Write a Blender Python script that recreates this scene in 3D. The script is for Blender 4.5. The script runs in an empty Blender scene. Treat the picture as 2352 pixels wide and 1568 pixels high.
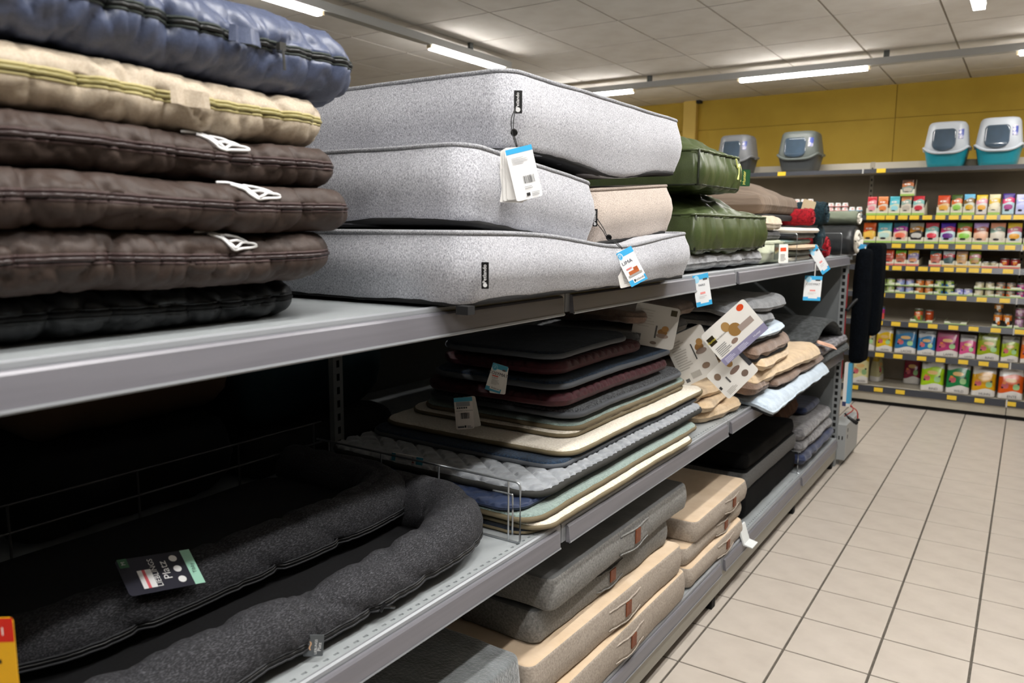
import bpy, math, random
import numpy as np
from mathutils import Vector, Matrix, noise

random.seed(7)
SC = bpy.context.scene
COL = SC.collection
PI = math.pi

# ------------------------------------------------------------------ camera
cam_d = bpy.data.cameras.new('camera')
cam = bpy.data.objects.new('camera', cam_d)
COL.objects.link(cam)
cam.matrix_world = Matrix(((.83470891, -.08402728, .54424301, .9571),
                           (.55065328, .11572368, -.82667345, -3.4817),
                           (.00648132, .98972089, .14286548, 1.5713),
                           (0, 0, 0, 1)))
cam_d.sensor_width = 36.0
cam_d.lens = 27.497
cam_d.clip_start = .05
cam_d.dof.use_dof = True
cam_d.dof.focus_distance = 2.1
cam_d.dof.aperture_fstop = 4.5
SC.camera = cam

# ------------------------------------------------------------------ world, exposure
W = bpy.data.worlds.new('world')
SC.world = W
W.use_nodes = True
W.node_tree.nodes['Background'].inputs[0].default_value = (1, .97, .93, 1)
W.node_tree.nodes['Background'].inputs[1].default_value = .006
SC.view_settings.view_transform = 'Standard'
SC.view_settings.look = 'None'
SC.view_settings.gamma = 1
SC.view_settings.use_curve_mapping = False
SC.view_settings.exposure = 0.08
LAMP = 11.0        # watts of each one-metre light strip
SPREAD = 170      # downward optics of the strips, degrees

# ------------------------------------------------------------------ helpers
def lin(h):
    h = h.lstrip('#')
    o = []
    for i in (0, 2, 4):
        c = int(h[i:i + 2], 16) / 255
        o.append(c / 12.92 if c <= .04045 else ((c + .055) / 1.055) ** 2.4)
    return (*o, 1)

_mc = {}
def mk(h, h2=None, scale=300, stretch=(1, 1, 1), lo=.38, hi=.62, rough=.8, bump=0, bscale=None, sheen=0, metal=0, spec=.4, detail=3, dist=.002, coat=0):
    """procedural surface: one colour or a noise mix of two, with optional fine relief"""
    key = (h, h2, scale, stretch, lo, hi, rough, bump, bscale, sheen, metal, spec, dist, coat)
    if key in _mc: return _mc[key]
    m = bpy.data.materials.new('mat_' + h.lstrip('#'))
    m.use_nodes = True
    nt = m.node_tree; N = nt.nodes; L = nt.links
    b = N['Principled BSDF']
    b.inputs['Base Color'].default_value = lin(h)
    b.inputs['Roughness'].default_value = rough
    b.inputs['Metallic'].default_value = metal
    b.inputs['Specular IOR Level'].default_value = spec
    b.inputs['Sheen Weight'].default_value = sheen
    b.inputs['Coat Weight'].default_value = coat
    if h2 or bump:
        tc = N.new('ShaderNodeTexCoord'); mp = N.new('ShaderNodeMapping')
        mp.inputs['Scale'].default_value = stretch
        L.new(tc.outputs['Object'], mp.inputs['Vector'])
    if h2:
        n = N.new('ShaderNodeTexNoise'); n.inputs['Scale'].default_value = scale; n.inputs['Detail'].default_value = detail
        L.new(mp.outputs[0], n.inputs['Vector'])
        r = N.new('ShaderNodeValToRGB')
        r.color_ramp.elements[0].position = lo; r.color_ramp.elements[0].color = lin(h)
        r.color_ramp.elements[1].position = hi; r.color_ramp.elements[1].color = lin(h2)
        L.new(n.outputs[0], r.inputs[0]); L.new(r.outputs[0], b.inputs['Base Color'])
    if bump:
        n2 = N.new('ShaderNodeTexNoise'); n2.inputs['Scale'].default_value = bscale or scale; n2.inputs['Detail'].default_value = 3
        L.new(mp.outputs[0], n2.inputs['Vector'])
        bp = N.new('ShaderNodeBump'); bp.inputs['Strength'].default_value = bump; bp.inputs['Distance'].default_value = dist
        L.new(n2.outputs[0], bp.inputs['Height']); L.new(bp.outputs[0], b.inputs['Normal'])
    _mc[key] = m
    return m

def emit(h, s):
    m = bpy.data.materials.new('mat_light'); m.use_nodes = True
    b = m.node_tree.nodes['Principled BSDF']
    b.inputs['Base Color'].default_value = lin(h)
    b.inputs['Emission Color'].default_value = lin(h); b.inputs['Emission Strength'].default_value = s
    return m

MW = {}
def xf(loc=(0, 0, 0), rot=(0, 0, 0)):
    from mathutils import Euler
    return Matrix.Translation(loc) @ Euler(rot).to_matrix().to_4x4()

def tag(o, label=None, cat=None, group=None, kind=None):
    if label: o['label'] = label
    if cat: o['category'] = cat
    if group: o['group'] = group
    if kind: o['kind'] = kind
    return o

def thing(name, label, cat, loc=(0, 0, 0), rot=(0, 0, 0), group=None):
    o = bpy.data.objects.new(name, None); COL.objects.link(o)
    o.empty_display_size = .05
    o.location = loc; o.rotation_euler = rot
    MW[o] = xf(loc, rot)
    return tag(o, label, cat, group)

def obj(name, V, F, mats, parent=None, loc=(0, 0, 0), rot=(0, 0, 0), smooth=False, mi=None, M4=None):
    me = bpy.data.meshes.new(name)
    me.from_pydata([tuple(map(float, v)) for v in V], [], [tuple(f) for f in F])
    for m in (mats if isinstance(mats, (list, tuple)) else [mats]): me.materials.append(m)
    if mi is not None: me.polygons.foreach_set('material_index', mi)
    if smooth: me.polygons.foreach_set('use_smooth', [True] * len(me.polygons))
    me.update()
    o = bpy.data.objects.new(name, me); COL.objects.link(o)
    if parent: o.parent = parent
    if M4 is not None: o.matrix_local = M4
    else: o.location = loc; o.rotation_euler = rot
    MW[o] = MW.get(parent, Matrix()) @ (M4 if M4 is not None else xf(loc, rot))
    return o

def inst(src, parent=None, loc=(0, 0, 0), rot=(0, 0, 0), name=None):
    o = bpy.data.objects.new(name or src.name.split('.')[0], src.data); COL.objects.link(o)
    o.parent = parent; o.location = loc; o.rotation_euler = rot
    return o

class MB:
    """mesh collector"""
    def __init__(s): s.V = []; s.F = []; s.I = []
    def add(s, V, F, i=0):
        n = len(s.V); s.V += [tuple(v) for v in V]; s.F += [tuple(k + n for k in f) for f in F]; s.I += [i] * len(F); return s
    def box(s, x0, x1, y0, y1, z0, z1, i=0):
        return s.add([(x0, y0, z0), (x1, y0, z0), (x1, y1, z0), (x0, y1, z0), (x0, y0, z1), (x1, y0, z1), (x1, y1, z1), (x0, y1, z1)],
                     [(0, 3, 2, 1), (4, 5, 6, 7), (0, 1, 5, 4), (1, 2, 6, 5), (2, 3, 7, 6), (3, 0, 4, 7)], i)
    def quad(s, a, b, c, d, i=0): return s.add([a, b, c, d], [(0, 1, 2, 3)], i)
    def prism_y(s, prof, y0, y1, i=0):
        """closed (x,z) profile extruded along y"""
        n = len(prof)
        V = [(x, y0, z) for x, z in prof] + [(x, y1, z) for x, z in prof]
        F = [(k, (k + 1) % n, n + (k + 1) % n, n + k) for k in range(n)] + [tuple(range(n - 1, -1, -1)), tuple(range(n, 2 * n))]
        return s.add(V, F, i)
    def tube(s, P, r, closed=False, seg=6, i=0):
        V, F = tube(P, r, closed, seg); return s.add(V, F, i)
    def build(s, name, mats, parent=None, smooth=False, **k):
        return obj(name, s.V, s.F, mats, parent, smooth=smooth, mi=s.I, **k)

def tube(P, r, closed=False, seg=6, flat=1.0):
    P = np.asarray(P, float); n = len(P)
    rr = np.full(n, r) if np.isscalar(r) else np.asarray(r, float)
    if closed: T = np.roll(P, -1, 0) - np.roll(P, 1, 0)
    else: T = np.gradient(P, axis=0)
    T /= np.linalg.norm(T, axis=1)[:, None] + 1e-12
    up = np.array([0, 0, 1.]) if abs(T[0, 2]) < .9 else np.array([1., 0, 0])
    V = []
    a = np.linspace(0, 2 * PI, seg, endpoint=False)
    for k in range(n):
        s = np.cross(T[k], up); s /= np.linalg.norm(s) + 1e-12
        u = np.cross(s, T[k]); 
        if not (abs(T[0, 2]) < .9): up = u
        V += [tuple(P[k] + rr[k] * (math.cos(t) * s * flat + math.sin(t) * u)) for t in a]
    F = []
    for k in range(n if closed else n - 1):
        k2 = (k + 1) % n
        for j in range(seg):
            j2 = (j + 1) % seg
            F.append((k * seg + j, k * seg + j2, k2 * seg + j2, k2 * seg + j))
    if not closed:
        F.append(tuple(range(seg))[::-1]); F.append(tuple(range((n - 1) * seg, n * seg)))
    return V, F

def smoothpath(P, n=8):
    """catmull-rom through points"""
    P = [np.array(p, float) for p in P]; P = [2 * P[0] - P[1]] + P + [2 * P[-1] - P[-2]]
    o = []
    for i in range(1, len(P) - 2):
        for t in np.linspace(0, 1, n, endpoint=False):
            a, b, c, d = P[i - 1:i + 3]
            o.append(.5 * (2 * b + (c - a) * t + (2 * a - 5 * b + 4 * c - d) * t * t + (3 * b - a - 3 * c + d) * t ** 3))
    o.append(P[-2]); return np.array(o)

def nz(V, s, seed=0.):
    s = (s, s, s) if np.isscalar(s) else s
    return np.array([noise.noise(Vector((v[0] * s[0] + seed, v[1] * s[1] + seed * .7, v[2] * s[2] - seed))) for v in V])

def rr_map(a, b, L, W_, rc):
    x = a * L / 2; y = b * W_ / 2
    rc = max(rc, 1e-4)
    dx = (np.abs(x) - (L / 2 - rc)) / rc; dy = (np.abs(y) - (W_ / 2 - rc)) / rc
    m = (dx > 0) & (dy > 0)
    dxx = np.where(m, dx * np.sqrt(np.clip(1 - dy * dy / 2, 0, 1)), dx); dyy = np.where(m, dy * np.sqrt(np.clip(1 - dx * dx / 2, 0, 1)), dy)
    return np.sign(a) * ((L / 2 - rc) + rc * dxx), np.sign(b) * ((W_ / 2 - rc) + rc * dyy)

class Soft:
    """soft slab lying on z=0: rounded-rectangle outline, side profile [(outset, z)...] from top border to bottom border"""
    def __init__(s, sx, sy, rc, prof, nx=16, ny=24, dome=(0, 0), fn=None, disp=None, dp=2.0, kc=5, zmax=None):
        s.sx, s.sy, s.rc, s.prof, s.fn, s.disp = sx, sy, rc, prof, fn, disp
        def axis(L, n):
            c = min(.49, rc / L) * 2
            return np.concatenate([np.linspace(-1, -1 + c, kc, endpoint=False), np.linspace(-1 + c, 1 - c, n, endpoint=False), np.linspace(1 - c, 1, kc + 1)])
        A = axis(sx, nx); B = axis(sy, ny); s.A, s.B = A, B
        na, nb = len(A), len(B)
        per = [(i, 0) for i in range(na - 1)] + [(na - 1, j) for j in range(nb - 1)] + [(i, nb - 1) for i in range(na - 1, 0, -1)] + [(0, j) for j in range(nb - 1, 0, -1)]
        s.pa = np.array([A[i] for i, j in per]); s.pb = np.array([B[j] for i, j in per])
        AA, BB = np.meshgrid(A, B, indexing='ij'); AA = AA.ravel(); BB = BB.ravel()
        def grid(o, z, d):
            x, y = rr_map(AA, BB, sx + 2 * o, sy + 2 * o, rc + o)
            w = (1 - np.abs(AA) ** dp) * (1 - np.abs(BB) ** dp)
            return np.stack([x, y, z + d * w], 1)
        parts = [grid(prof[0][0], prof[0][1], dome[0])]
        for o, z in prof[1:-1]: parts.append(s.loop(o, z, raw=True))
        parts.append(grid(prof[-1][0], prof[-1][1], dome[1]))
        V = np.concatenate(parts)
        n = na * nb; m = len(per); F = []
        g = lambda i, j: i * nb + j
        for i in range(na - 1):
            for j in range(nb - 1): F.append((g(i, j), g(i + 1, j), g(i + 1, j + 1), g(i, j + 1)))
        base2 = n + m * (len(prof) - 2)
        for i in range(na - 1):
            for j in range(nb - 1): F.append((base2 + g(i, j), base2 + g(i, j + 1), base2 + g(i + 1, j + 1), base2 + g(i + 1, j)))
        rings = [[g(i, j) for i, j in per]] + [[n + m * k + q for q in range(m)] for k in range(len(prof) - 2)] + [[base2 + g(i, j) for i, j in per]]
        for a, b in zip(rings[:-1], rings[1:]):
            for q in range(m):
                q2 = (q + 1) % m; F.append((a[q], b[q], b[q2], a[q2]))
        s.ntop = n
        Nn = np.zeros_like(V); Fa = np.array(F)
        fn_ = np.cross(V[Fa[:, 2]] - V[Fa[:, 0]], V[Fa[:, 3]] - V[Fa[:, 1]])
        for k in range(4): np.add.at(Nn, Fa[:, k], fn_)
        Nn /= np.linalg.norm(Nn, axis=1)[:, None] + 1e-12
        if disp is not None: V = V + Nn * disp(V)[:, None]
        if dome[1] >= 0: V[:, 2] = np.maximum(V[:, 2], 0)
        if zmax is not None: V[:, 2] = np.minimum(V[:, 2], zmax)
        if fn is not None: V = fn(V)
        s.V, s.F = V, F
    def loop(s, o, z, raw=False):
        x, y = rr_map(s.pa, s.pb, s.sx + 2 * o, s.sy + 2 * o, s.rc + o)
        P = np.stack([x, y, np.full(len(x), z)], 1)
        if raw: return P
        if s.disp is not None:
            Nn = np.stack([s.pa * (np.abs(s.pa) > .9999), s.pb * (np.abs(s.pb) > .9999), 0 * s.pa], 1)
            Nn /= np.linalg.norm(Nn, axis=1)[:, None] + 1e-9
            P = P + Nn * s.disp(P)[:, None]
        return s.fn(P) if s.fn is not None else P
    def front(s, y, o, z):
        """points on the +x side for arrays y, o, z"""
        P = np.stack([np.full(len(y), s.sx / 2) + o, y, z], 1)
        if s.disp is not None: P[:, 0] += s.disp(P)
        return s.fn(P) if s.fn is not None else P
    def build(s, name, mat, parent=None, **k): return obj(name, s.V, s.F, mat, parent, smooth=True, **k)
    def pipe(s, name, mat, parent, o, z, r, seg=6, **k):
        V, F = tube(s.loop(o, z), r, True, seg); return obj(name, V, F, mat, parent, smooth=True, **k)

def boxprof(h, re, bulge=0, n=4, rb=None):
    rb = rb or re
    P = [(-re + re * math.sin(t), h - re + re * math.cos(t)) for t in np.linspace(0, PI / 2, n + 1)]
    P += [(bulge * math.sin(PI * t), h - re - t * (h - re - rb)) for t in (.25, .5, .75)]
    P += [(-rb + rb * math.cos(t), rb - rb * math.sin(t)) for t in np.linspace(0, PI / 2, n + 1)]
    return P

def pillowprof(h, w, n=9, pinch=0.0):
    P = []
    for t in np.linspace(PI / 2, -PI / 2, 2 * n + 1):
        o = -w + w * abs(math.cos(t)) ** .62
        if abs(t) < .16: o -= pinch * (1 - abs(t) / .16)
        P.append((o, h / 2 + h / 2 * math.sin(t)))
    return P

def frame(o, right, up):
    """4x4 with local x=right, y=up, z=normal"""
    r = Vector(right).normalized(); u = Vector(up); n = r.cross(u).normalized(); u = n.cross(r).normalized()
    return Matrix(((r.x, u.x, n.x, o[0]), (r.y, u.y, n.y, o[1]), (r.z, u.z, n.z, o[2]), (0, 0, 0, 1)))

def spin(o, right, th):
    """upright card frame facing right x z, turned by th about its own normal (positive: top leans left)"""
    r = Vector(right).normalized(); z = Vector((0, 0, 1)); n = r.cross(z).normalized(); z = n.cross(r)
    return frame(o, r * math.cos(th) + z * math.sin(th), z * math.cos(th) - r * math.sin(th))

def local(parent, M): return MW[parent].inverted() @ M

_font_cache = {}
def text_mesh(s, size):
    k = (s, size)
    if k not in _font_cache:
        c = bpy.data.curves.new('t', 'FONT'); c.body = s; c.size = size; c.align_x = 'CENTER'; c.align_y = 'CENTER'
        c.resolution_u = 2
        o = bpy.data.objects.new('t', c); COL.objects.link(o)
        me = bpy.data.meshes.new_from_object(o)
        bpy.data.objects.remove(o)
        V = [tuple(v.co) for v in me.vertices]; F = [tuple(p.vertices) for p in me.polygons]
        bpy.data.meshes.remove(me)
        _font_cache[k] = (V, F)
    return _font_cache[k]

def card(name, parent, M, w, h, base, decals=(), texts=(), t=.0012, pname='print', back=None, bend=0, label=None):
    """flat printed card; decals (x0,y0,x1,y1,hex) in 0..1, 'o' prefix = ellipse; texts (s,x,y,size,hex,rot)"""
    mb = MB(); k = .08 * min(w, h)
    out = []
    for cx, cy, a0 in ((w / 2 - k, h / 2 - k, 0), (-w / 2 + k, h / 2 - k, PI / 2), (-w / 2 + k, -h / 2 + k, PI), (w / 2 - k, -h / 2 + k, 1.5 * PI)):
        for q in range(4): out.append((cx + k * math.cos(a0 + q * PI / 6), cy + k * math.sin(a0 + q * PI / 6)))
    n = len(out)
    mb.add([(x, y, t / 2) for x, y in out] + [(x, y, -t / 2) for x, y in out],
           [tuple(range(n)), tuple(range(2 * n - 1, n - 1, -1))] + [(q, n + q, n + (q + 1) % n, (q + 1) % n) for q in range(n)])
    c = mb.build(name, mk(base, rough=.35), parent, M4=local(parent, M) if parent else M)
    if label: c['label'] = label
    mats = []; hx = []
    pm = MB(); lay = t / 2 + .0004
    def slot(h_):
        if h_ not in hx: hx.append(h_); mats.append(mk(h_, rough=.35))
        return hx.index(h_)
    for d in decals:
        ell = d[0] == 'o'
        x0, y0, x1, y1, h_ = d[1:] if ell else d
        X0, X1, Y0, Y1 = (x0 - .5) * w, (x1 - .5) * w, (y0 - .5) * h, (y1 - .5) * h
        if ell:
            q = np.linspace(0, 2 * PI, 16, endpoint=False)
            pm.add([((X0 + X1) / 2 + (X1 - X0) / 2 * math.cos(a), (Y0 + Y1) / 2 + (Y1 - Y0) / 2 * math.sin(a), lay) for a in q], [tuple(range(16))], slot(h_))
        else: pm.quad((X0, Y0, lay), (X1, Y0, lay), (X1, Y1, lay), (X0, Y1, lay), slot(h_))
        lay += .00008
    for tx in texts:
        s_, x, y, size, h_ = tx[:5]; r = tx[5] if len(tx) > 5 else 0
        V, F = text_mesh(s_, size); cr, sr = math.cos(r), math.sin(r)
        pm.add([(vx * cr - vy * sr + (x - .5) * w, vx * sr + vy * cr + (y - .5) * h, lay + .0003) for vx, vy, vz in V], F, slot(h_))
    if pm.F: pm.build(pname, mats, c)['kind'] = 'stuff'
    if bend:
        for o in (c, *c.children):
            for v in o.data.vertices: v.co.z += bend * (v.co.y / (h / 2)) ** 2
    return c

def barcode(x0, y0, x1, y1, n=14, seed=1):
    r = random.Random(seed); o = []; x = x0
    st = (x1 - x0) / n
    for k in range(n):
        wd = st * r.choice((.3, .5, .7)); o.append((x0 + k * st, y0, x0 + k * st + wd, y1, '#222222'))
    return o

def lines(x0, y0, x1, y1, n, h_='#8a8a8a', seed=1):
    r = random.Random(seed); st = (y1 - y0) / n
    return [(x0, y0 + k * st, x0 + (x1 - x0) * r.uniform(.6, 1), y0 + k * st + st * .45, h_) for k in range(n)]

# ------------------------------------------------------------------ structure
FZ = .0315
TILE = .294
m_tile = mk('#beb5aa', '#b4aba0', scale=9, lo=.35, hi=.7, rough=.33, spec=.45)
m_grout = mk('#4b463f', '#5c564d', scale=40, rough=.9)
mb = MB(); mb.box(-7, 7, -8, 5.3, FZ - .06, FZ - .0025)
floor = mb.build('floor', m_grout); tag(floor, 'beige ceramic tile floor with dark grout lines', kind='structure')
def tile_mesh(mbx, x0, y0, z=0):
    gx, gy, b = .0034, .0028, .0016
    x1 = x0 + TILE - gx; y1 = y0 + TILE - gy; x0 += gx; y0 += gy
    mbx.add([(x0, y0, z - .004), (x1, y0, z - .004), (x1, y1, z - .004), (x0, y1, z - .004), (x0 + b, y0 + b, z), (x1 - b, y0 + b, z), (x1 - b, y1 - b, z), (x0 + b, y1 - b, z)],
            [(4, 5, 6, 7), (0, 1, 5, 4), (1, 2, 6, 5), (2, 3, 7, 6), (3, 0, 4, 7)])
src = None
rest = MB()
for i in range(-12, 22):
    for j in range(-26, 18):
        x = .0194 + i * TILE; y = -.0696 + j * TILE
        if -2 <= i <= 5 and -9 <= j <= 14:
            if src is None:
                q = MB(); tile_mesh(q, 0, 0); src = q.build('floor_tile', m_tile, floor, loc=(x, y, FZ))
            else: inst(src, floor, (x, y, FZ))
        else: tile_mesh(rest, x, y, FZ)
o = rest.build('floor_tile', m_tile, floor); o['kind'] = 'stuff'

CZ = 2.975
m_ct = mk('#ebe8e3', '#e4e0da', scale=5, rough=.95, bump=.12, bscale=260)
m_cg = mk('#a59d90', rough=.8)
mb = MB(); mb.box(-7, 7, -8, 5.3, CZ + .012, CZ + .08)
ceiling = mb.build('ceiling', m_cg); tag(ceiling, 'suspended ceiling of pale square panels', kind='structure')
def cpanel(q, x, y, z=0):
    g = .007; a, b = .627, .63
    q.box(x + g, x + a - g, y + g, y + b - g, z, z + .0125)
src = None; rest = MB()
for i in range(-11, 11):
    for j in range(-14, 7):
        x = .36 + i * .627; y = .936 + j * .63
        if -9 <= i <= 2 and -2 <= j <= 6:
            if src is None:
                q = MB(); cpanel(q, 0, 0); src = q.build('ceiling_panel', m_ct, ceiling, loc=(x, y, CZ))
            else: inst(src, ceiling, (x, y, CZ))
        else: cpanel(rest, x, y, CZ)
o = rest.build('ceiling_panel', m_ct, ceiling); o['kind'] = 'stuff'

# yellow back wall of large panels
m_yw = mk('#c0a032', '#b7972a', scale=3, rough=.62, bump=.05, bscale=60)
mb = MB(); mb.box(-7, 7, 5.112, 5.3, 0, CZ + .01)
wall = mb.build('wall_back', mk('#8f6f16', rough=.8)); tag(wall, 'yellow painted back wall of large panels', kind='structure')
for k in range(-4, 4):
    x0 = -.253 + k * 2.03
    for z0, z1 in ((.0315, 1.35), (1.354, 2.657), (2.661, CZ)):
        q = MB(); q.box(x0 + .003, x0 + 2.027, 5.1, 5.115, z0, z1); q.build('wall_panel', m_yw, wall)
mb = MB(); mb.box(-2.39, -2.245, 5.03, 5.1, FZ, CZ); col = mb.build('trim_1', mk('#dcbb5e', rough=.6)); tag(col, 'pale yellow square column on the back wall', kind='structure')
mb = MB(); mb.box(-2.244, -2.20, 5.02, 5.1, CZ - .03, CZ); c2_ = mb.build('trim_2', mk('#2b2a27', rough=.8)); tag(c2_, 'dark block standing in for a shadowy gap at the top of the wall column', kind='structure')  # black block put where only a dark gap shows beside the column
mb = MB(); mb.tube([(-.9, .78, CZ), (-.9, .78, CZ - .09)], .0016); o = mb.build('ceiling_hook', mk('#3c3a36')); tag(o, 'thin wire hook hanging from the ceiling panel', 'hook')

# ------------------------------------------------------------------ ceiling light runs
m_led = emit('#fffaf4', 36.0); m_house = mk('#b9bcbd', rough=.35, spec=.5)
def light_run(label, p0, p1, lit, width, along, power=1.0):
    """channel from p0 to p1 (along x or y) with lit segments"""
    root = thing('ceiling_light_run', label, 'light', (p0[0], p0[1], 0), group='strip light runs under the ceiling')
    zb = 2.868; w = .034
    def bx(q, a, b, hw, z0, z1):
        if along == 'y': q.box(-hw, hw, a - p0[1], b - p0[1], z0, z1)
        else: q.box(a - p0[0], b - p0[0], -hw, hw, z0, z1)
    a0, a1 = (p0[1], p1[1]) if along == 'y' else (p0[0], p1[0])
    q = MB(); bx(q, a0, a1, w, zb, zb + .052); q.build('housing', m_house, root)
    for a, b in lit:
        q = MB(); bx(q, a, b, width, zb - .030, zb - .002); d = q.build('diffuser', m_led, root)
        ld = bpy.data.lights.new('led_strip', 'AREA'); ld.shape = 'RECTANGLE'; ld.size = b - a; ld.size_y = width * 2
        ld.energy = LAMP * power; ld.color = (1, .99, .972); ld.spread = math.radians(SPREAD)
        lo = bpy.data.objects.new('led_strip', ld); COL.objects.link(lo); lo.parent = root
        m_ = (a + b) / 2
        lo.location = (0, m_ - p0[1], zb - .0315) if along == 'y' else (m_ - p0[0], 0, zb - .0315)
        lo.rotation_euler = (0, 0, PI / 2 if along == 'y' else 0)
        for e in (a - .025, b):
            q = MB(); bx(q, e, e + .025, width * .8, zb - .024, zb); q.build('end_cap', mk('#e8d9b8', rough=.5), root)
    k = a1 - .52
    while k > a0:
        q = MB(); bx(q, k - .02, k + .02, .012, zb + .052, CZ); q.build('bracket', mk('#6f7576', rough=.4, metal=.6), root)
        k -= 2.0
    return root
light_run('strip light run above the blue cushion, left of the frame', (-2.76, -6.0), (-2.76, 2.08), [(1.08, 2.0), (-1.0, .02), (-3.05, -2.03), (-5.1, -4.1)], .022, 'y')
light_run('strip light run over the aisle at the upper right', (.59, -6.0), (.59, 2.0), [(.97, 1.96), (-1.06, -.06), (-3.09, -2.09), (-5.1, -4.1)], .030, 'y', 1.3)
light_run('strip light run crossing in front of the yellow wall', (-5.5, 3.48), (4.4, 3.48), [(-5.3, -4.3), (-3.3, -2.29), (-1.27, -.255), (.77, 1.78), (2.8, 3.8)], .022, 'x')

light_run('added strip light run above the near end of the aisle, outside the frame', (1.06, -6.0), (1.06, .42), [(-.72, .30), (-2.75, -1.73), (-4.78, -3.76)], .030, 'y', 1.5)  # unseen run, added so light and shadow edges fall right on the shelves

# ------------------------------------------------------------------ main gondola
J = [-4.43, -3.11, -1.79, -.45, .86, 1.84]
DZ = (.228, .812, 1.416)
DEPTH = .80
m_deck = mk('#a3a8aa', '#9ca1a3', scale=14, rough=.42, spec=.5, metal=.15)
m_rail = mk('#6d6c72', '#747379', scale=60, stretch=(1, .04, 1), rough=.38, spec=.5, metal=.1)
m_edge = mk('#8d9094', rough=.4, metal=.2)
m_plinth = mk('#98968c', rough=.4, metal=.2)
m_dark = mk('#151515', rough=.9)
m_up = mk('#8b8f90', rough=.45, metal=.2)
gon = thing('shelving_unit', 'long grey metal shelving unit holding the pet cushions and mats', 'shelving')
def deck(y0, y1, z, parent):
    q = MB()
    y0 += .002; y1 -= .002
    # top sheet with a row of punched slots
    q.quad((-.0225, y0, z), (-.012, y0, z), (-.012, y1, z), (-.0225, y1, z))
    q.quad((-DEPTH, y0, z), (-.0285, y0, z), (-.0285, y1, z), (-DEPTH, y1, z))
    n = int((y1 - y0 - .04) / .025); yy = y0
    for k in range(n):
        s0 = y0 + .02 + k * .025; q.quad((-.0285, yy, z), (-.0225, yy, z), (-.0225, s0, z), (-.0285, s0, z)); yy = s0 + .0115
        q.add([(-.0285, s0, z), (-.0225, s0, z), (-.0225, yy, z), (-.0285, yy, z), (-.0285, s0, z - .006), (-.0225, s0, z - .006), (-.0225, yy, z - .006), (-.0285, yy, z - .006)],
              [(0, 1, 5, 4), (1, 2, 6, 5), (2, 3, 7, 6), (3, 0, 4, 7)], 0)
        q.quad((-.0285, s0, z - .006), (-.0225, s0, z - .006), (-.0225, yy, z - .006), (-.0285, yy, z - .006), 1)
    q.quad((-.0285, yy, z), (-.0225, yy, z), (-.0225, y1, z), (-.0285, y1, z))
    q.prism_y([(-.012, z), (-.0095, z + .0035), (-.005, z + .0042), (-.001, z + .001), (0, z - .005), (0, z - .05), (-.006, z - .05), (-.012, z - .012)], y0, y1, 2)
    q.prism_y([(-.012, z - .004), (-.012, z - .028), (-DEPTH, z - .028), (-DEPTH, z - .004)], y0, y1, 0)
    s = q.build('shelf', [m_deck, m_dark, m_edge], parent)
    r = MB()
    r.prism_y([(.001, z - .007), (.006, z - .008), (.009, z - .012), (.013, z - .050), (.012, z - .054), (.001, z - .054)], y0 + .022, y1 - .022, 0)
    r.prism_y([(.010, z - .0535), (.0145, z - .0495), (.0155, z - .0535), (.012, z - .0565)], y0 + .022, y1 - .022, 1)
    r.build('price_rail', [m_rail, m_edge], s)
    return s
for z in DZ:
    for a, b in zip(J[:-1], J[1:]): deck(a, b, z, gon)
for a, b in zip(J[:-1], J[1:]):
    q = MB(); q.box(-.012, -.002, a + .001, b - .001, .091, .178); q.build('plinth', m_plinth, gon)
    q = MB(); q.box(-.05, -.012, b - .06, b - .02, FZ, .10); q.build('foot', m_dark, gon)
def slotted(parent, name, org, right, z0, z1, w=.034, d=.02, pitch=.042, sl=.022, sw=.012, mat=None):
    """upright with real punched slots, front face towards the viewer of (right, up)"""
    q = MB(); w2 = w / 2; s2 = sw / 2
    q.quad((-w2, 0, 0), (-s2, 0, 0), (-s2, z1 - z0, 0), (-w2, z1 - z0, 0)); q.quad((s2, 0, 0), (w2, 0, 0), (w2, z1 - z0, 0), (s2, z1 - z0, 0))
    y = 0; k = 0
    while y < z1 - z0 - pitch:
        q.quad((-s2, y, 0), (s2, y, 0), (s2, y + pitch - sl, 0), (-s2, y + pitch - sl, 0)); y += pitch
    q.quad((-s2, y, 0), (s2, y, 0), (s2, z1 - z0, 0), (-s2, z1 - z0, 0))
    q.quad((-w2, 0, -.004), (w2, 0, -.004), (w2, z1 - z0, -.004), (-w2, z1 - z0, -.004), 1)
    for sx in (-1, 1): q.quad((sx * w2, 0, 0), (sx * w2, z1 - z0, 0), (sx * w2, z1 - z0, -d), (sx * w2, 0, -d))
    q.quad((-w2, 0, -d), (w2, 0, -d), (w2, z1 - z0, -d), (-w2, z1 - z0, -d))
    return q.build(name, [mat or m_up, m_dark], parent, M4=local(parent, frame((org[0], org[1], z0), right, (0, 0, 1))))
for y in J[:-1]: slotted(gon, 'upright', (-.80, y, 0), (0, 1, 0), FZ, 1.385, w=.04)
# far side of the gondola, behind the open spine
for z in DZ:
    for a, b in zip(J[:-1], J[1:]):
        q = MB(); q.box(-1.55, -.86, a + .002, b - .002, z - .028, z); q.build('rear_shelf', m_deck, gon)
q = MB(); q.box(-1.575, -1.56, J[0], J[-1], FZ, 1.40); q.build('rear_panel', mk('#55585a', rough=.6), gon)

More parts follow.
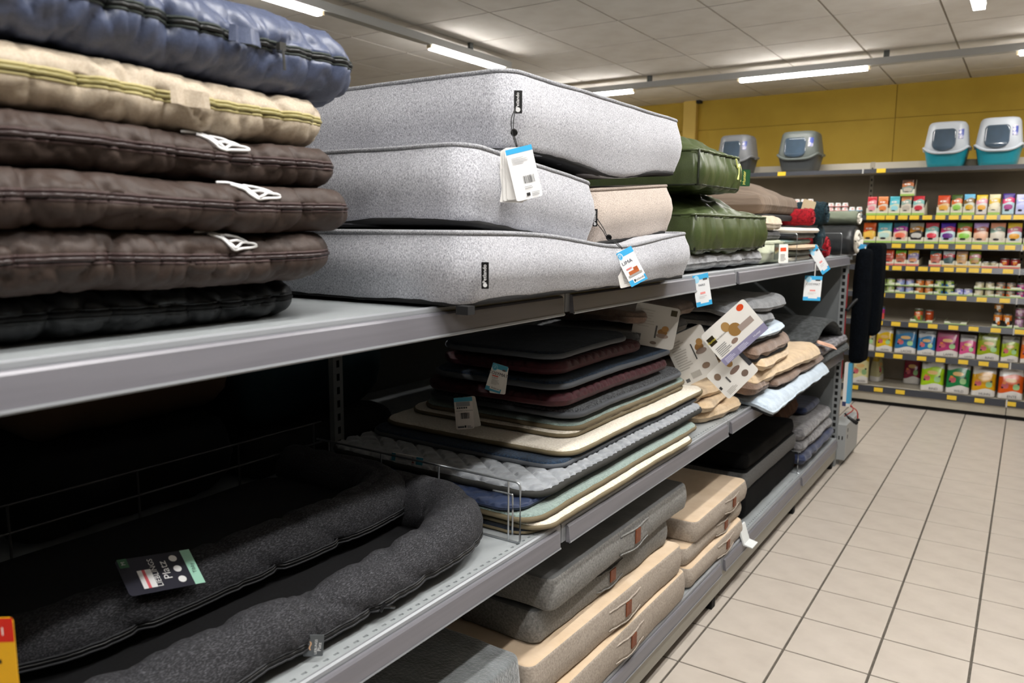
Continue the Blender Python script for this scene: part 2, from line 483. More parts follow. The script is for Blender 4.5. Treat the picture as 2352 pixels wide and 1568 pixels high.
# end unit closing the run
endu = thing('end_shelving_unit', 'grey panelled end unit with slotted front post closing the shelf run', 'shelving', (0, 1.86, 0))
m_pan = mk('#6f7374', '#686c6d', scale=8, rough=.5)
zz = [FZ, .28, .62, .985, 1.382]
for a, b in zip(zz[:-1], zz[1:]):
    q = MB(); q.box(-.83, -.046, 0, .02, a + .0015, b - .0015); q.build('back_panel', m_pan, endu)
slotted(endu, 'upright', (-.026, 1.858, 0), (1, 0, 0), FZ, 1.372, w=.040, d=.05, sl=.025, sw=.018)
q = MB(); q.box(-.006, .0, .012, .02, .62, 1.30); q.build('edge_strip', mk('#8a1f24', rough=.5), endu)
q = MB(); q.box(-.04, .045, .03, .47, .075, .31); q.box(-.02, .0, .08, .12, FZ, .08)
for z in (.21, .255): q.box(.0451, .0456, .08, .10, z, z + .025, 1)
for x in (.0, .02): q.box(x, x + .008, .0294, .0299, .21, .235, 1)
q.build('foot', [mk('#9a9d9d', rough=.45), m_dark], endu)
q = MB(); q.box(-.5, .01, .03, .42, 1.39, 1.416); q.build('shelf', m_deck, endu)

# ------------------------------------------------------------------ wire dividers
m_wire = mk('#a9adb0', rough=.3, metal=.7)
def divider(label, y, z, xf_=-.02, xb=-.72, h=.155, inner=True, group='wire shelf dividers'):
    t = thing('wire_divider', label, 'divider', (xf_, y, z), group=group)
    r = .0028; d = xb - xf_
    q = MB(); q.tube([(d, 0, r), (-.006, 0, r), (-.002, 0, r + .002), (0, 0, r + .006), (0, 0, h - .012), (-.002, 0, h - .006), (-.006, 0, h - .002), (-.012, 0, h), (d, 0, h)], r); q.build('outer_wire', m_wire, t, smooth=True)
    if inner:
        q = MB(); q.tube([(-.034, 0, r), (-.034, 0, h)], r * .8); q.build('post', m_wire, t)
        q = MB(); q.tube(smoothpath([(-.08, 0, h * .78), (-.03, 0, h * .78), (-.022, 0, h * .72), (-.022, 0, .02)], 5), r * .8); q.build('inner_wire', m_wire, t, smooth=True)
        for x in (-.25, -.45, -.65):
            if x > d: q = MB(); q.tube([(x, 0, r), (x, 0, h)], r * .8); q.build('post', m_wire, t)
    return t
divider('chrome wire divider beside the black bolster beds', -1.957, .812)
divider('wire divider beside the pale green cushion on the top shelf', .497, 1.416, 0, h=.14, inner=False)
divider('wire divider in front of the lower red braided roll', 1.05, 1.416, 0, h=.14, inner=False)
divider('wire divider nearest the black leather roll', 1.58, 1.416, 0, h=.14, inner=False)
t = thing('wire_basket_front', 'wire stop beside the navy quilted mat on the lowest shelf', 'divider', (-.03, .92, .228))
q = MB(); q.tube(smoothpath([(-.3, 0, .125), (-.01, 0, .125), (0, 0, .115), (0, 0, .004), (-.01, 0, .003), (-.3, 0, .003)], 5), .0028); q.build('outer_wire', m_wire, t, smooth=True)
q = MB(); q.tube(smoothpath([(-.04, -.02, .02), (-.04, -.02, .09), (-.04, .01, .095), (-.04, .01, .02), (-.04, -.02, .015)], 5), .0025); q.build('wire_loop', m_wire, t, smooth=True)
m_gw = mk('#4b4c4e', rough=.45, metal=.5)
# low wire guard along the back of the middle shelf
t = thing('wire_back_guard', 'low wire guard along the back of the middle shelf behind the black beds', 'guard', (-.74, -2.5, .812))
for z in (.135, .195):
    q = MB(); q.tube([(0, -.6, z), (0, .58, z)], .003); q.build('rail', m_gw, t)
for y in (-.55, -.27, .01, .29, .55):
    q = MB(); q.tube([(0, y, 0), (0, y, .195)], .003); q.build('post', m_gw, t)

# ------------------------------------------------------------------ goods on the top shelf
TZ = 1.4165
EMB = [[(390, 200), (520, 190), (600, 240), (620, 270)],
       [(500, 230), (590, 300), (640, 420), (700, 460), (760, 445), (920, 430), (932, 392), (880, 370), (800, 365), (730, 410), (690, 425), (620, 270)],
       [(620, 235), (740, 270), (820, 320), (870, 380)], [(650, 350), (720, 330), (800, 350)]]
def pillow(label, xfr, yR, z0, h, sy, sx, mat, mzip, seed, emblem=None, pull=None, rc=.13, w=.10, amp=1.0, tilt=0, colour_tab=None, zm=None):
    t = thing('dog_pillow', label, 'cushion', (xfr - sx / 2, yR - sy / 2, z0), (0, tilt, 0), group='zipped pillows piled on the top shelf')
    def disp(V):
        zz_ = (V[:, 2] - h / 2) / (h * .42)
        g = np.exp(-zz_ ** 2)
        r1 = 1 - np.abs(nz(V, (11, 11, 7), seed + 3)) * 2.2; r2 = 1 - np.abs(nz(V, (24, 24, 9), seed + 7)) * 2.4
        return amp * (.009 * nz(V, (6, 6, 4), seed) - .017 * (.45 + .55 * g) * np.clip(r1, 0, 1) ** 3 - .010 * (.4 + .6 * g) * np.clip(r2, 0, 1) ** 3 - .0065 * g * np.clip(1 - np.abs(nz(V, (46, 46, 9), seed + 13)) * 2.4, 0, 1) ** 2 + .002 * nz(V, (60, 60, 24), seed + 9)) + .005
    def fn(V):
        V = V.copy(); V[:, 2] += .007 * np.array([noise.noise(Vector((3.1, (y + yR - sy / 2) * 3.2, 0))) for y in V[:, 1]]); return V
    s = Soft(sx, sy, rc, pillowprof(h, w, 13, .004), 22, 190, dome=(.012, 0), fn=fn, disp=disp, kc=14, zmax=zm)
    s.build('cover', mat, t)
    z = s.pipe('zipper', mzip[0], t, -.001, h / 2, .0036, 6)
    for dz in (-.0055, .0055):
        V, F = tube(s.loop(-.0022, h / 2 + dz), .0024, True, 5); obj('zip_tape', V, F, mzip[1], z, smooth=True)
    if pull is not None:
        P = s.front(np.array([pull]), np.array([.006]), np.array([h / 2]))[0]
        q = MB(); q.box(P[0] - .004, P[0] + .004, P[1] - .006, P[1] + .006, P[2] - .006, P[2] + .006); q.tube([(P[0] + .004, P[1], P[2] - .004), (P[0] + .005, P[1] + .001, P[2] - .034)], .0022)
        q.build('zip_pull', mk('#5a5a58', rough=.3, metal=.7), z)
    if colour_tab is not None:
        ys = np.linspace(colour_tab - .028, colour_tab + .028, 8); q = MB()
        A = s.front(ys, np.full(8, .0130), np.full(8, h / 2 + .011)); B = s.front(ys, np.full(8, .0130), np.full(8, h / 2 - .011))
        for k in range(7): q.quad(B[k], B[k + 1], A[k + 1], A[k])
        q.build('zip_cover', mat, z)
    if emblem is not None:
        q = MB()
        for st in EMB:
            P = smoothpath([(x, y, 0) for x, y in st], 4)
            u = (P[:, 0] - 660) / 550 * .098 + emblem; v = np.clip((500 - P[:, 1]) / 310, 0, 1.1) * .85 + .14
            a = np.clip(v, 0, PI / 2 * .95)
            o = -w + w * np.cos(a) ** .62; zz_ = h / 2 + h / 2 * np.sin(a)
            Q = s.front(u, o + .0025, zz_ + .002)
            q.tube(Q, .0021, False, 5)
        q.build('emblem', mk('#e9e9e9', rough=.5), t, smooth=True)
    return t
m_brown = mk('#3f332d', '#372c27', scale=420, rough=.58, spec=.3, bump=.15, bscale=900)
m_cream = mk('#b3a694', '#a89a86', scale=300, rough=.62, spec=.3, bump=.08, bscale=900)
m_blue = mk('#4a526a', '#424a60', scale=300, rough=.42, spec=.5, bump=.08, bscale=900)
m_blk = mk('#17191a', '#1d1f20', scale=300, rough=.5)
zb_ = (mk('#2a1d1c', rough=.4), mk('#3d2c2a', rough=.6)); zc_ = (mk('#857c4c', rough=.4), mk('#a89d6b', rough=.6)); zd_ = (mk('#101312', rough=.4), mk('#29302c', rough=.6))
pillow('black zipped pillow flattened at the bottom of the pile', -.10, -2.50, TZ, .068, .95, .66, m_blk, (m_dark, m_blk), 1.3, zm=.0645, amp=.7)
pillow('dark brown pillow with white emblem, lowest of the three brown ones', -.035, -2.47, 1.482, .088, .95, .66, m_brown, zb_, 5.1, emblem=.213, zm=.081, amp=.72)
pillow('dark brown pillow with white emblem, middle of the three brown ones', -.02, -2.435, 1.564, .078, .95, .66, m_brown, zb_, 9.7, emblem=.21, zm=.071, amp=.72)
pillow('dark brown pillow directly under the cream one', -.03, -2.455, 1.636, .073, .95, .66, m_brown, zb_, 13.2, emblem=.184, zm=.065, amp=.72)
pillow('cream zipped pillow between the blue and brown ones', -.03, -2.485, 1.702, .086, .95, .66, m_cream, zc_, 17.9, colour_tab=.155, zm=.076, amp=.68)
pillow('shiny slate-blue zipped pillow on top of the pile', -.01, -2.42, 1.779, .125, .98, .68, m_blue, zd_, 21.4, pull=.262, amp=.8, w=.12, colour_tab=.19)

# --- grey box cushions
m_hg = mk('#696a6f', '#c6c7cd', scale=560, stretch=(1, 1, .45), lo=.28, hi=.68, rough=.85, detail=4, bump=.12, bscale=700, sheen=.15)
m_hgp = mk('#5e5f63', '#a9aaae', scale=420, lo=.3, hi=.66, rough=.85)
m_bg = mk('#8c8077', '#cdbfb3', scale=420, lo=.3, hi=.66, rough=.85, detail=4, sheen=.15)
m_bgp = mk('#7c7068', '#a5978b', scale=420, rough=.85)
m_base = mk('#0f0f10', rough=.8)
def box_bed(label, xfr, y0, y1, z0, h, sx, mat, mp, seed, tilt=0, fn=None, rc=.05, rz=0, dm=0.0):
    sy = y1 - y0
    t = thing('box_cushion', label, 'cushion', (xfr - sx / 2, (y0 + y1) / 2, z0), (tilt, 0, rz), group='box cushions on the top shelf')
    def disp(V): return .006 * nz(V, 6, seed) + .0018 * nz(V, 24, seed + 4)
    s = Soft(sx, sy, rc, boxprof(h, .014, .016, 4, .022), 24, 40, dome=(dm, 0), fn=fn, disp=disp, kc=6)
    s.build('cover', mat, t)
    s.pipe('piping', mp, t, -.004, h - .002, .0052, 7)
    s2 = Soft(sx - .01, sy - .01, rc, [(-.01, .014), (0, .012), (0, .002), (-.01, 0)], 6, 20, fn=fn, kc=5)
    s2.build('base_panel', m_base, t)
    return t, s
def sagL(V):
    V = V.copy(); f = np.clip(V[:, 2] / .14, 0, 1)
    V[:, 2] -= f * .036 * np.exp(-((V[:, 1] - .10) / .30) ** 2)
    V[:, 0] += .012 * f * np.exp(-((V[:, 1] + .56) / .1) ** 2)
    return V
GL, sGL = box_bed('light grey box cushion at the bottom, overhanging the shelf edge', .075, -2.305, -1.14, TZ + .0055, .143, .80, m_hg, m_hgp, 2.2, fn=sagL)
GM, sGM = box_bed('light grey box cushion in the middle of the pile', .03, -2.245, -1.70, 1.553, .158, .70, m_hg, m_hgp, 6.4, tilt=-.10)
BG, sBG = box_bed('beige box cushion squeezed under the top grey one', .0, -1.665, -1.105, 1.541, .150, .60, m_bg, m_bgp, 11.0, tilt=.07)
def sagT(V):
    V = V.copy(); f = 1 - np.clip(V[:, 2] / .165, 0, 1)
    V[:, 2] -= f * .032 * np.exp(-((V[:, 1] - .02) / .24) ** 2)
    return V
GT, sGT = box_bed('light grey box cushion on top with a dangling swing tag', .02, -2.075, -1.105, 1.738, .165, .74, m_hg, m_hgp, 15.5, fn=sagT, dm=.014)
FC = (.833, .553, 0)      # right-hand direction for cards turned to the aisle entrance
m_strap = mk('#121212', rough=.6)
def string(parent, pts, r=.0011, ball=None, name='tag_string'):
    iv = MW[parent].inverted()
    q = MB(); P = [tuple(iv @ Vector(p)) for p in pts]; q.tube(smoothpath(P, 5), r, False, 5)
    s = q.build(name, m_strap, parent, smooth=True)
    if ball is not None:
        b = iv @ Vector(ball); r_ = .0075; q = MB()
        P = [(b.x + r_ * .6 * math.cos(a) * 0, b.y, b.z) for a in (0,)]
        n = Vector((.55, -.83, 0))
        V, F = tube([tuple(b - n * .004), tuple(b - n * .002), tuple(b + n * .002), tuple(b + n * .004)], [r_ * .7, r_, r_, r_ * .7], False, 14); q.add(V, F)
        q.build('cord_stop', mk('#0d0d0d', rough=.25), s)
    return s
def brand_flag(parent, o, w, h, right=FC, up=(0, 0, 1), txt='Petlando'):
    c = card('brand_label', parent, frame(o, right, up), w, h, '#0e0e0e', [('o', .22, .06, .78, .06 + .56 * w / h, '#c9c9c9')], [(txt, .45, .56, h * .2, '#e4e4e4', PI / 2)], t=.0015)
    c['label'] = 'black woven brand loop with white lettering'
    return c
brand_flag(GT, (.050, -2.087, 1.829), .017, .046, up=(-.05, -.03, 1))
string(GT, [(.05, -2.097, 1.812), (.056, -2.112, 1.79), (.060, -2.118, 1.764), (.066, -2.116, 1.742), (.068, -2.113, 1.728)], ball=(.061, -2.118, 1.764))
string(GT, [(.052, -2.101, 1.815), (.056, -2.121, 1.79), (.060, -2.123, 1.764), (.066, -2.121, 1.742), (.068, -2.113, 1.728)], name='tag_string')
NF = Vector((.553, -.833, 0)); RF = Vector(FC)
def hung(c, along, out, dz): return Vector(c) + RF * along + NF * out + Vector((0, 0, dz))
GTc = (.068, -2.113, 1.682)
for k, (th, al) in enumerate(((-.02, -.012), (.02, -.006), (.06, .0))):
    card('hang_tag', GT, spin(hung(GTc, al, .006 + .003 * k, -.006 + .003 * k), FC, th), .050, .104, '#dedcd8', lines(.45, .12, .95, .75, 16, '#8d8d8d', k), t=.0009)
card('hang_tag', GT, spin(hung(GTc, .012, .022, .000), FC, .24), .054, .104, '#f6f6f6',
     [(0, .90, 1, 1, '#3fa9e0')] + barcode(.42, .30, .85, .45, 13) + lines(.15, .70, .8, .84, 4, '#b9b9b9') + lines(.40, .20, .85, .26, 2, '#a5a5a5', 4) + [(.42, .06, .56, .12, '#333333')] + lines(.62, .05, .95, .13, 3, '#9a9a9a', 5),
     [], t=.0012)
brand_flag(GL, (.108, -2.285, 1.484), .014, .050, up=(0, 0, 1))
q = MB(); q.box(.062, .090, -2.315, -2.293, TZ - .006, TZ + .010); o = q.build('corner_tab', m_base, GL, M4=MW[GL].inverted())
brand_flag(BG, (.018, -1.672, 1.600), .012, .044, right=(.95, .3, 0))
string(BG, [(.02, -1.67, 1.602), (.05, -1.685, 1.572), (.07, -1.700, 1.551), (.09, -1.690, 1.538), (.105, -1.688, 1.524)], ball=(.072, -1.700, 1.551))
string(BG, [(.02, -1.67, 1.588), (.05, -1.690, 1.567), (.07, -1.704, 1.549), (.09, -1.696, 1.536), (.105, -1.690, 1.522)])
BGc = (.100, -1.655, 1.478)
card('hang_tag', BG, spin(hung(BGc, -.004, .0, -.006), FC, .24), .040, .094, '#e4e2de', lines(.3, .1, .9, .6, 12, '#9a9a9a', 3), t=.0012)
card('hang_tag', BG, spin(hung(BGc, .012, .010, .0), FC, .50), .046, .094, '#f4f4f4',
     [(0, .84, 1, 1, '#46b0e6'), (0, 0, 1, .17, '#46b0e6'), ('o', .04, .76, .36, .97, '#cfeaf8'), ('o', .09, .79, .31, .94, '#46b0e6'), (.25, .06, .9, .19, '#f4f4f4'), (.30, .09, .38, .15, '#222222'), (.12, .24, .92, .30, '#a9a6a2'), (.22, .30, .80, .40, '#c06a3e'), (.55, .36, .80, .46, '#b05c34'), (.18, .46, .50, .50, '#e98a86')],
     [('LIMA', .40, .66, .013, '#2d3550'), ('Petlando', .62, .125, .008, '#444444'), ('P', .20, .865, .012, '#cfeaf8')], t=.0012)

# --- green satin box pillows
m_green = mk('#444f2e', '#3c4728', scale=300, rough=.36, spec=.5, bump=.06, bscale=700)
m_dgreen = mk('#1f2515', rough=.5)
def green(label, xfr, y0, y1, z0, h, sx, dome, seed, pinch=1.0):
    sy = y1 - y0
    t = thing('satin_cushion', label, 'cushion', (xfr - sx / 2, (y0 + y1) / 2, z0), group='green satin cushions')
    def disp(V):
        return .010 * nz(V, (6, 6, 5), seed) + pinch * (.012 * nz(V, (24, 28, 4), seed + 2) - .010 * np.clip(1 - 2.2 * np.abs(nz(V, (16, 20, 3), seed + 12)), 0, 1) ** 2) + .004 * nz(V, (50, 50, 10), seed + 6)
    s = Soft(sx, sy, .03, boxprof(h, .016, .012, 3), 26, 48, dome=(dome, -.02), disp=disp, kc=4)
    s.build('cover', m_green, t)
    s.pipe('seam', m_green, t, .000, h - .004, .0048, 5)
    s.pipe('seam', m_dgreen, t, -.004, .010, .0042, 5)
    for sx_ in (-1, 1):
        P = [(sx / 2 - .006, sx_ * (sy / 2 - .006), z) for z in np.linspace(.01, h - .004, 6)]
        V, F = tube(P, .004, False, 5); obj('corner_seam', V, F, m_dgreen, t, smooth=True)
    return t, s
G1, _ = green('olive green satin cushion with pale dog motif, upper of the two', -.02, -.83, -.375, 1.718, .132, .55, .085, 3.3, .7)
G2, _ = green('large crumpled olive green satin cushion, lower of the two', -.01, -.865, -.01, 1.490, .138, .62, .115, 8.8, 1.1)
card('brand_label', G1, spin((-.012, -.352, 1.775), (.75, .66, 0), 0), .05, .065, '#1c3d24', [(.06, .05, .94, .95, '#24492c')], [('Hunter', .5, .5, .018, '#d8cf6a', PI / 2)])
q = MB()
q.tube(smoothpath([(0, 0, 0), (0, .018, .010), (0, .034, -.004), (0, .040, -.03)], 5), .006); q.tube(smoothpath([(0, .010, .004), (0, .012, -.02), (0, .008, -.045)], 5), .005); q.tube(smoothpath([(0, .030, .0), (0, .030, -.025), (0, .036, -.05)], 5), .005); q.tube([(0, -.02, .03), (0, 0, 0)], .003)
q.build('dog_motif', mk('#dfe38a', rough=.5), G1, loc=(.285, .155, .09))

# --- things further along the top shelf
def slab(name, label, cat, xfr, y0, y1, z0, h, sx, mat, seed, rc=.05, amp=.006, rz=0, tilt=(0, 0), group=None, fn=None, fr=9, edge=None, dome=.006, dense=1.0):
    sy = y1 - y0
    s = Soft(sx, sy, rc, boxprof(h, h * .42, .004, 4), int(14 * dense), int(20 * dense), dome=(dome, 0), fn=fn, disp=lambda V: amp * nz(V, fr, seed) + amp * .35 * nz(V, fr * 3.3, seed + 2))
    loc = (xfr - sx / 2, (y0 + y1) / 2, z0)
    if edge is None:
        o = s.build(name, mat, None, loc=loc, rot=(tilt[0], tilt[1], rz)); tag(o, label, cat, group); return o, s
    t = thing(name, label, cat, loc, (tilt[0], tilt[1], rz), group)
    s.build('cover', mat, t)
    for e in edge: e(t, s, h)
    return t, s
m_gplush = mk('#6c6d70', '#85868a', scale=40, rough=.95, sheen=.4, bump=.5, bscale=160, dist=.004)
m_bplush = mk('#131416', '#1b1c1f', scale=60, rough=.95, sheen=.2)
slab('plush_pad', 'flattened grey plush pad under the green satin cushions', 'pad', -.03, -1.02, .02, TZ + .010, .055, .55, m_gplush, 4.1, amp=.012, fr=12)
m_sage = mk('#b9bea6', '#b2b79f', scale=60, rough=.8, sheen=.2)
SG, _s = slab('sage_cushion', 'pale sage green cushion with dark brand label beside the wire divider', 'cushion', -.03, .03, .45, TZ + .003, .105, .5, m_sage, 7.7, rc=.06, amp=.008, edge=[lambda t, s, h: s.pipe('seam', m_sage, t, -.006, h - .008, .003)])
card('brand_label', SG, frame((-.004, .15, 1.476), (0, 1, 0), (0, 0, 1)), .075, .072, '#1f3526', [], [('Hunter', .5, .5, .022, '#b7b06a', .2)])
card('hang_tag', SG, spin((.012, .205, 1.466), (.8, .6, 0), .05), .045, .085, '#efece4', [(.2, .62, .8, .82, '#e2512f')] + lines(.2, .1, .8, .5, 6), [])
m_cord = mk('#7f7062', '#6a5c50', scale=60, stretch=(.02, 1, .02), rough=.9, bump=.9, bscale=110, dist=.006)
CB, _s = slab('corduroy_cushion', 'brown corduroy cushion lying on the folded fleeces', 'cushion', -.09, .23, .86, 1.640, .100, .40, m_cord, 12.2, rc=.04, amp=.010, dome=.065, fr=6, edge=[])
card('hang_tag', CB, spin((-.05, .885, 1.68), (.8, .6, 0), -.25), .07, .10, '#c7b797', lines(.2, .2, .8, .6, 5, '#6f6350'), [])
s2 = Soft(.39, .61, .04, boxprof(.03, .012), 6, 8); s2.build('base_panel', m_base, CB, loc=(0, 0, -.022))
m_ffl = mk('#cdbba2', '#c2ae93', scale=30, rough=.95, sheen=.4, bump=.5, bscale=140, dist=.004)
m_wfl = mk('#e2dccf', '#d3ccbd', scale=40, rough=.95, sheen=.4, bump=.5, bscale=180, dist=.003)
slab('folded_fleece', 'folded cream fleece under the corduroy cushion', 'blanket', -.055, .07, .46, 1.572, .060, .42, m_ffl, 15.8, rc=.06, amp=.010, fr=8)
slab('folded_fleece', 'black fleece pad above the pale sage cushion', 'blanket', -.06, .06, .46, 1.526, .042, .42, m_bplush, 18.8, rc=.06, amp=.006)
cols = [('#d8d2c2', 'cream fleece mat at the very bottom'), ('#4a4d3e', 'dark olive mat second from the bottom'), ('#c3ac8e', 'tan fleece mat third from the bottom'), ('#8ba39d', 'pale teal fleece mat fourth from the bottom'), ('#23262b', 'near-black mat fifth from the bottom'), ('#e6e0d4', 'white fleece mat on the very top')]
z = TZ
for k, (c, l) in enumerate(cols):
    slab('small_mat', l + ' of the small pile between the wire dividers', 'mat', -.02 + .02 * ((k * 7) % 3 - 1), .52, 1.02, z, .024, .45, mk(c, rough=.95, sheen=.3, bump=.4, bscale=170), 30 + k, rc=.08, amp=.004, group='small mats between the wire dividers')
    z += .0285
def roll(name, label, cat, y, z, r, x0, x1, mat, emat, turns=3, group=None, bump=.004, oval=1.0):
    t = thing(name, label, cat, ((x0 + x1) / 2, y, z), group=group)
    L = x1 - x0; n = 26; seg = 40; V = []; F = []
    for i in range(n):
        x = -L / 2 + L * i / (n - 1); e = min(1, 1.0 if 0 < i < n - 1 else .9)
        for j in range(seg):
            a = 2 * PI * j / seg
            rr = r * e + bump * noise.noise(Vector((x * 60, math.cos(a) * r * 60, math.sin(a) * r * 60 + y)))+ bump * .6 * math.sin(a * 14) * math.sin(x * 190)
            V.append((x, rr * math.cos(a) * oval, rr * math.sin(a)))
    for i in range(n - 1):
        for j in range(seg): F.append((i * seg + j, (i + 1) * seg + j, (i + 1) * seg + (j + 1) % seg, i * seg + (j + 1) % seg))
    F.append(tuple(range((n - 1) * seg, n * seg))); F.append(tuple(range(seg))[::-1])
    obj('outer_wrap', V, F, mat, t, smooth=True)
    a = np.linspace(.3, turns * 2 * PI, turns * 18); P = [(L / 2, r * .86 * q / (turns * 2 * PI) * math.cos(q) * oval, r * .86 * q / (turns * 2 * PI) * math.sin(q)) for q in a]
    V, F = tube(P, r * .30 / turns * 1.2, False, 6); obj('spiral_edge', V, F, emat, t, smooth=True)
    return t
m_red = mk('#b01222', '#7d0a18', scale=90, rough=.9, bump=.8, bscale=110, dist=.006)
m_dteal = mk('#16323c', '#0e222a', scale=90, rough=.95, bump=.8, bscale=110, dist=.006)
roll('braided_roll', 'red braided roll lying above the small mats', 'rug roll', .80, 1.640, .042, -.45, .0, m_red, m_red, group='rolled braided rugs', bump=.006)
roll('braided_roll', 'dark teal knitted roll, highest of the rolls', 'rug roll', 1.02, 1.664, .060, -.45, .02, m_dteal, m_dteal, group='rolled braided rugs', bump=.007)
slab('knit_flap', 'dark teal knitted throw hanging behind the red roll', 'throw', .0, 1.0, 1.14, 1.46, .16, .04, m_dteal, 41, rc=.015, amp=.008)
roll('braided_roll', 'red braided roll standing low against the wire divider', 'rug roll', 1.20, 1.480, .058, -.4, .0, m_red, m_red, group='rolled braided rugs', bump=.007)
roll('braided_roll', 'brown braided roll behind the lower red one', 'rug roll', 1.345, 1.470, .050, -.4, -.03, mk('#4a3426', '#33241a', scale=90, rough=.9, bump=.8, bscale=110), mk('#33241a'), group='rolled braided rugs', bump=.006)
m_leath = mk('#26282a', '#2f3133', scale=18, rough=.42, spec=.5, bump=.25, bscale=90)
roll('lined_mat_roll', 'black leather mat rolled up with cream fleece lining', 'mat roll', 1.90, 1.512, .092, -.5, .03, m_leath, m_wfl, turns=2, oval=1.6)
roll('lined_mat_roll', 'grey-green mat roll lined with cream fleece on top', 'mat roll', 1.97, 1.652, .045, -.5, .02, mk('#7d8573', rough=.8), m_wfl, turns=2, oval=1.9)

# ------------------------------------------------------------------ goods on the middle shelf
MZ = .8125
m_dm = mk('#17171a', '#68686e', scale=800, stretch=(1, .20, 1), lo=.48, hi=.86, rough=.85, detail=5, bump=.25, bscale=420)
m_db = mk('#101011', '#17171a', scale=200, rough=.7)
def bolster(parent, P, R, mat, seed, zip_ang=-.35, name='bolster', flat=1.0, n=14):
    """crumpled stuffed tube along P (local), zipper along its outer flank"""
    P = smoothpath(P, n); m = len(P); T = np.gradient(P, axis=0); T /= np.linalg.norm(T, axis=1)[:, None]
    rad = np.interp(np.linspace(0, 1, m), np.linspace(0, 1, len(R)), R)
    L = np.concatenate([[0], np.cumsum(np.linalg.norm(np.diff(P, axis=0), axis=1))])
    seg = 44; V = []; Zp = []; ang = np.linspace(0, 2 * PI, seg, endpoint=False)
    for k in range(m):
        side = np.cross(T[k], (0, 0, 1.)); side /= np.linalg.norm(side); up = np.cross(side, T[k])
        def pt(a, extra=0):
            r = rad[k]
            c = noise.noise(Vector((L[k] * 9, seed, math.cos(a) * .5))); c2 = noise.noise(Vector((L[k] * 30, seed + 5, math.sin(a) * .9)))
            gx = 1 - 2.4 * abs(noise.noise(Vector((L[k] * 6 + math.sin(a) * .45, seed + 11, .3 * math.cos(a)))))
            d = .055 * c + .02 * c2 - .17 * max(0, gx) ** 6 - .045 * max(0, 1 - 2.6 * abs(noise.noise(Vector((L[k] * 24 + math.sin(a) * .6, seed + 21, .5 * math.cos(a)))))) ** 3
            r = r * (1 + d) + .002 * noise.noise(Vector((L[k] * 60, a * 3, seed))) + extra
            zsq = .76 if math.sin(a) < 0 else 1.0
            return P[k] + r * (math.cos(a) * side * flat + math.sin(a) * up * zsq)
        V += [tuple(pt(a)) for a in ang]; Zp.append(pt(zip_ang, .0015))
    F = [(k * seg + j, k * seg + (j + 1) % seg, (k + 1) * seg + (j + 1) % seg, (k + 1) * seg + j) for k in range(m - 1) for j in range(seg)]
    F += [tuple(range(seg))[::-1], tuple(range((m - 1) * seg, m * seg))]
    mi = [0 if (math.sin(ang[j] + .03) > math.sin(zip_ang) - .02 or math.cos(ang[j]) < -.2) else 1 for k in range(m - 1) for j in range(seg)] + [1, 1]
    b = obj(name, V, F, [mat, m_db], parent, smooth=True, mi=mi)
    V, F = tube(Zp[1:-1], .0030, False, 6); z = obj('zipper', V, F, mk('#0b0b0c', rough=.35), b, smooth=True)
    for dz in (.0062, -.0062):
        V, F = tube(np.array(Zp[1:-1]) + np.array([0.001, 0, dz]), .0022, False, 5); obj('zip_tape', V, F, mk('#26272a', rough=.6), z, smooth=True)
    return b, P, Zp
# lower bed
BL = thing('bolster_bed', 'dark charcoal bolster dog bed at the shelf front with open zip', 'dog bed', (-.42, -2.52, MZ), group='charcoal bolster dog beds')
b1, Pp, Zp = bolster(BL, [(-0.300, -0.600, 0.060), (0.100, -0.620, 0.058), (0.270, -0.530, 0.052), (0.318, -0.360, 0.051), (0.324, -0.160, 0.050), (0.326, -0.075, 0.046), (0.328, -0.030, 0.044), (0.330, 0.100, 0.050), (0.332, 0.260, 0.056), (0.318, 0.390, 0.064), (0.265, 0.462, 0.070), (0.150, 0.482, 0.072), (-0.300, 0.485, 0.064)],
                  [.060, .060, .060, .061, .062, .062, .052, .050, .058, .060, .064, .070, .076, .078, .070], m_dm, 3.0)
s = Soft(.60, 1.02, .06, boxprof(.040, .016), 12, 16, dome=(.005, 0), disp=lambda V: .004 * nz(V, 8, 3)); s.build('base_cushion', m_db, BL, loc=(-.03, -.05, .002))
P = Zp[int(len(Zp) * .575)]
q = MB(); q.tube([(P[0] + .004, P[1], P[2]), (P[0] + .010, P[1] + .014, P[2] - .004), (P[0] + .008, P[1] + .030, P[2] - .012)], .003); q.tube([(P[0] + .006, P[1] + .006, P[2] + .006), (P[0] + .006, P[1] - .008, P[2] - .006)], .0032)
q.build('zip_pull', mk('#3a3a3c', rough=.25, metal=.8), b1)
c = card('brand_label', BL, spin((-.036, -2.600, .845), (.70, .71, 0), -.1), .034, .040, '#54585b', [], [('LIEBLINGS', .62, .45, .0062, '#f0f0f0', PI / 2), ('Platz', .80, .45, .0085, '#f0f0f0', PI / 2), ('~', .30, .5, .03, '#c9a27e', PI / 2)])
c['label'] = 'grey woven brand label'
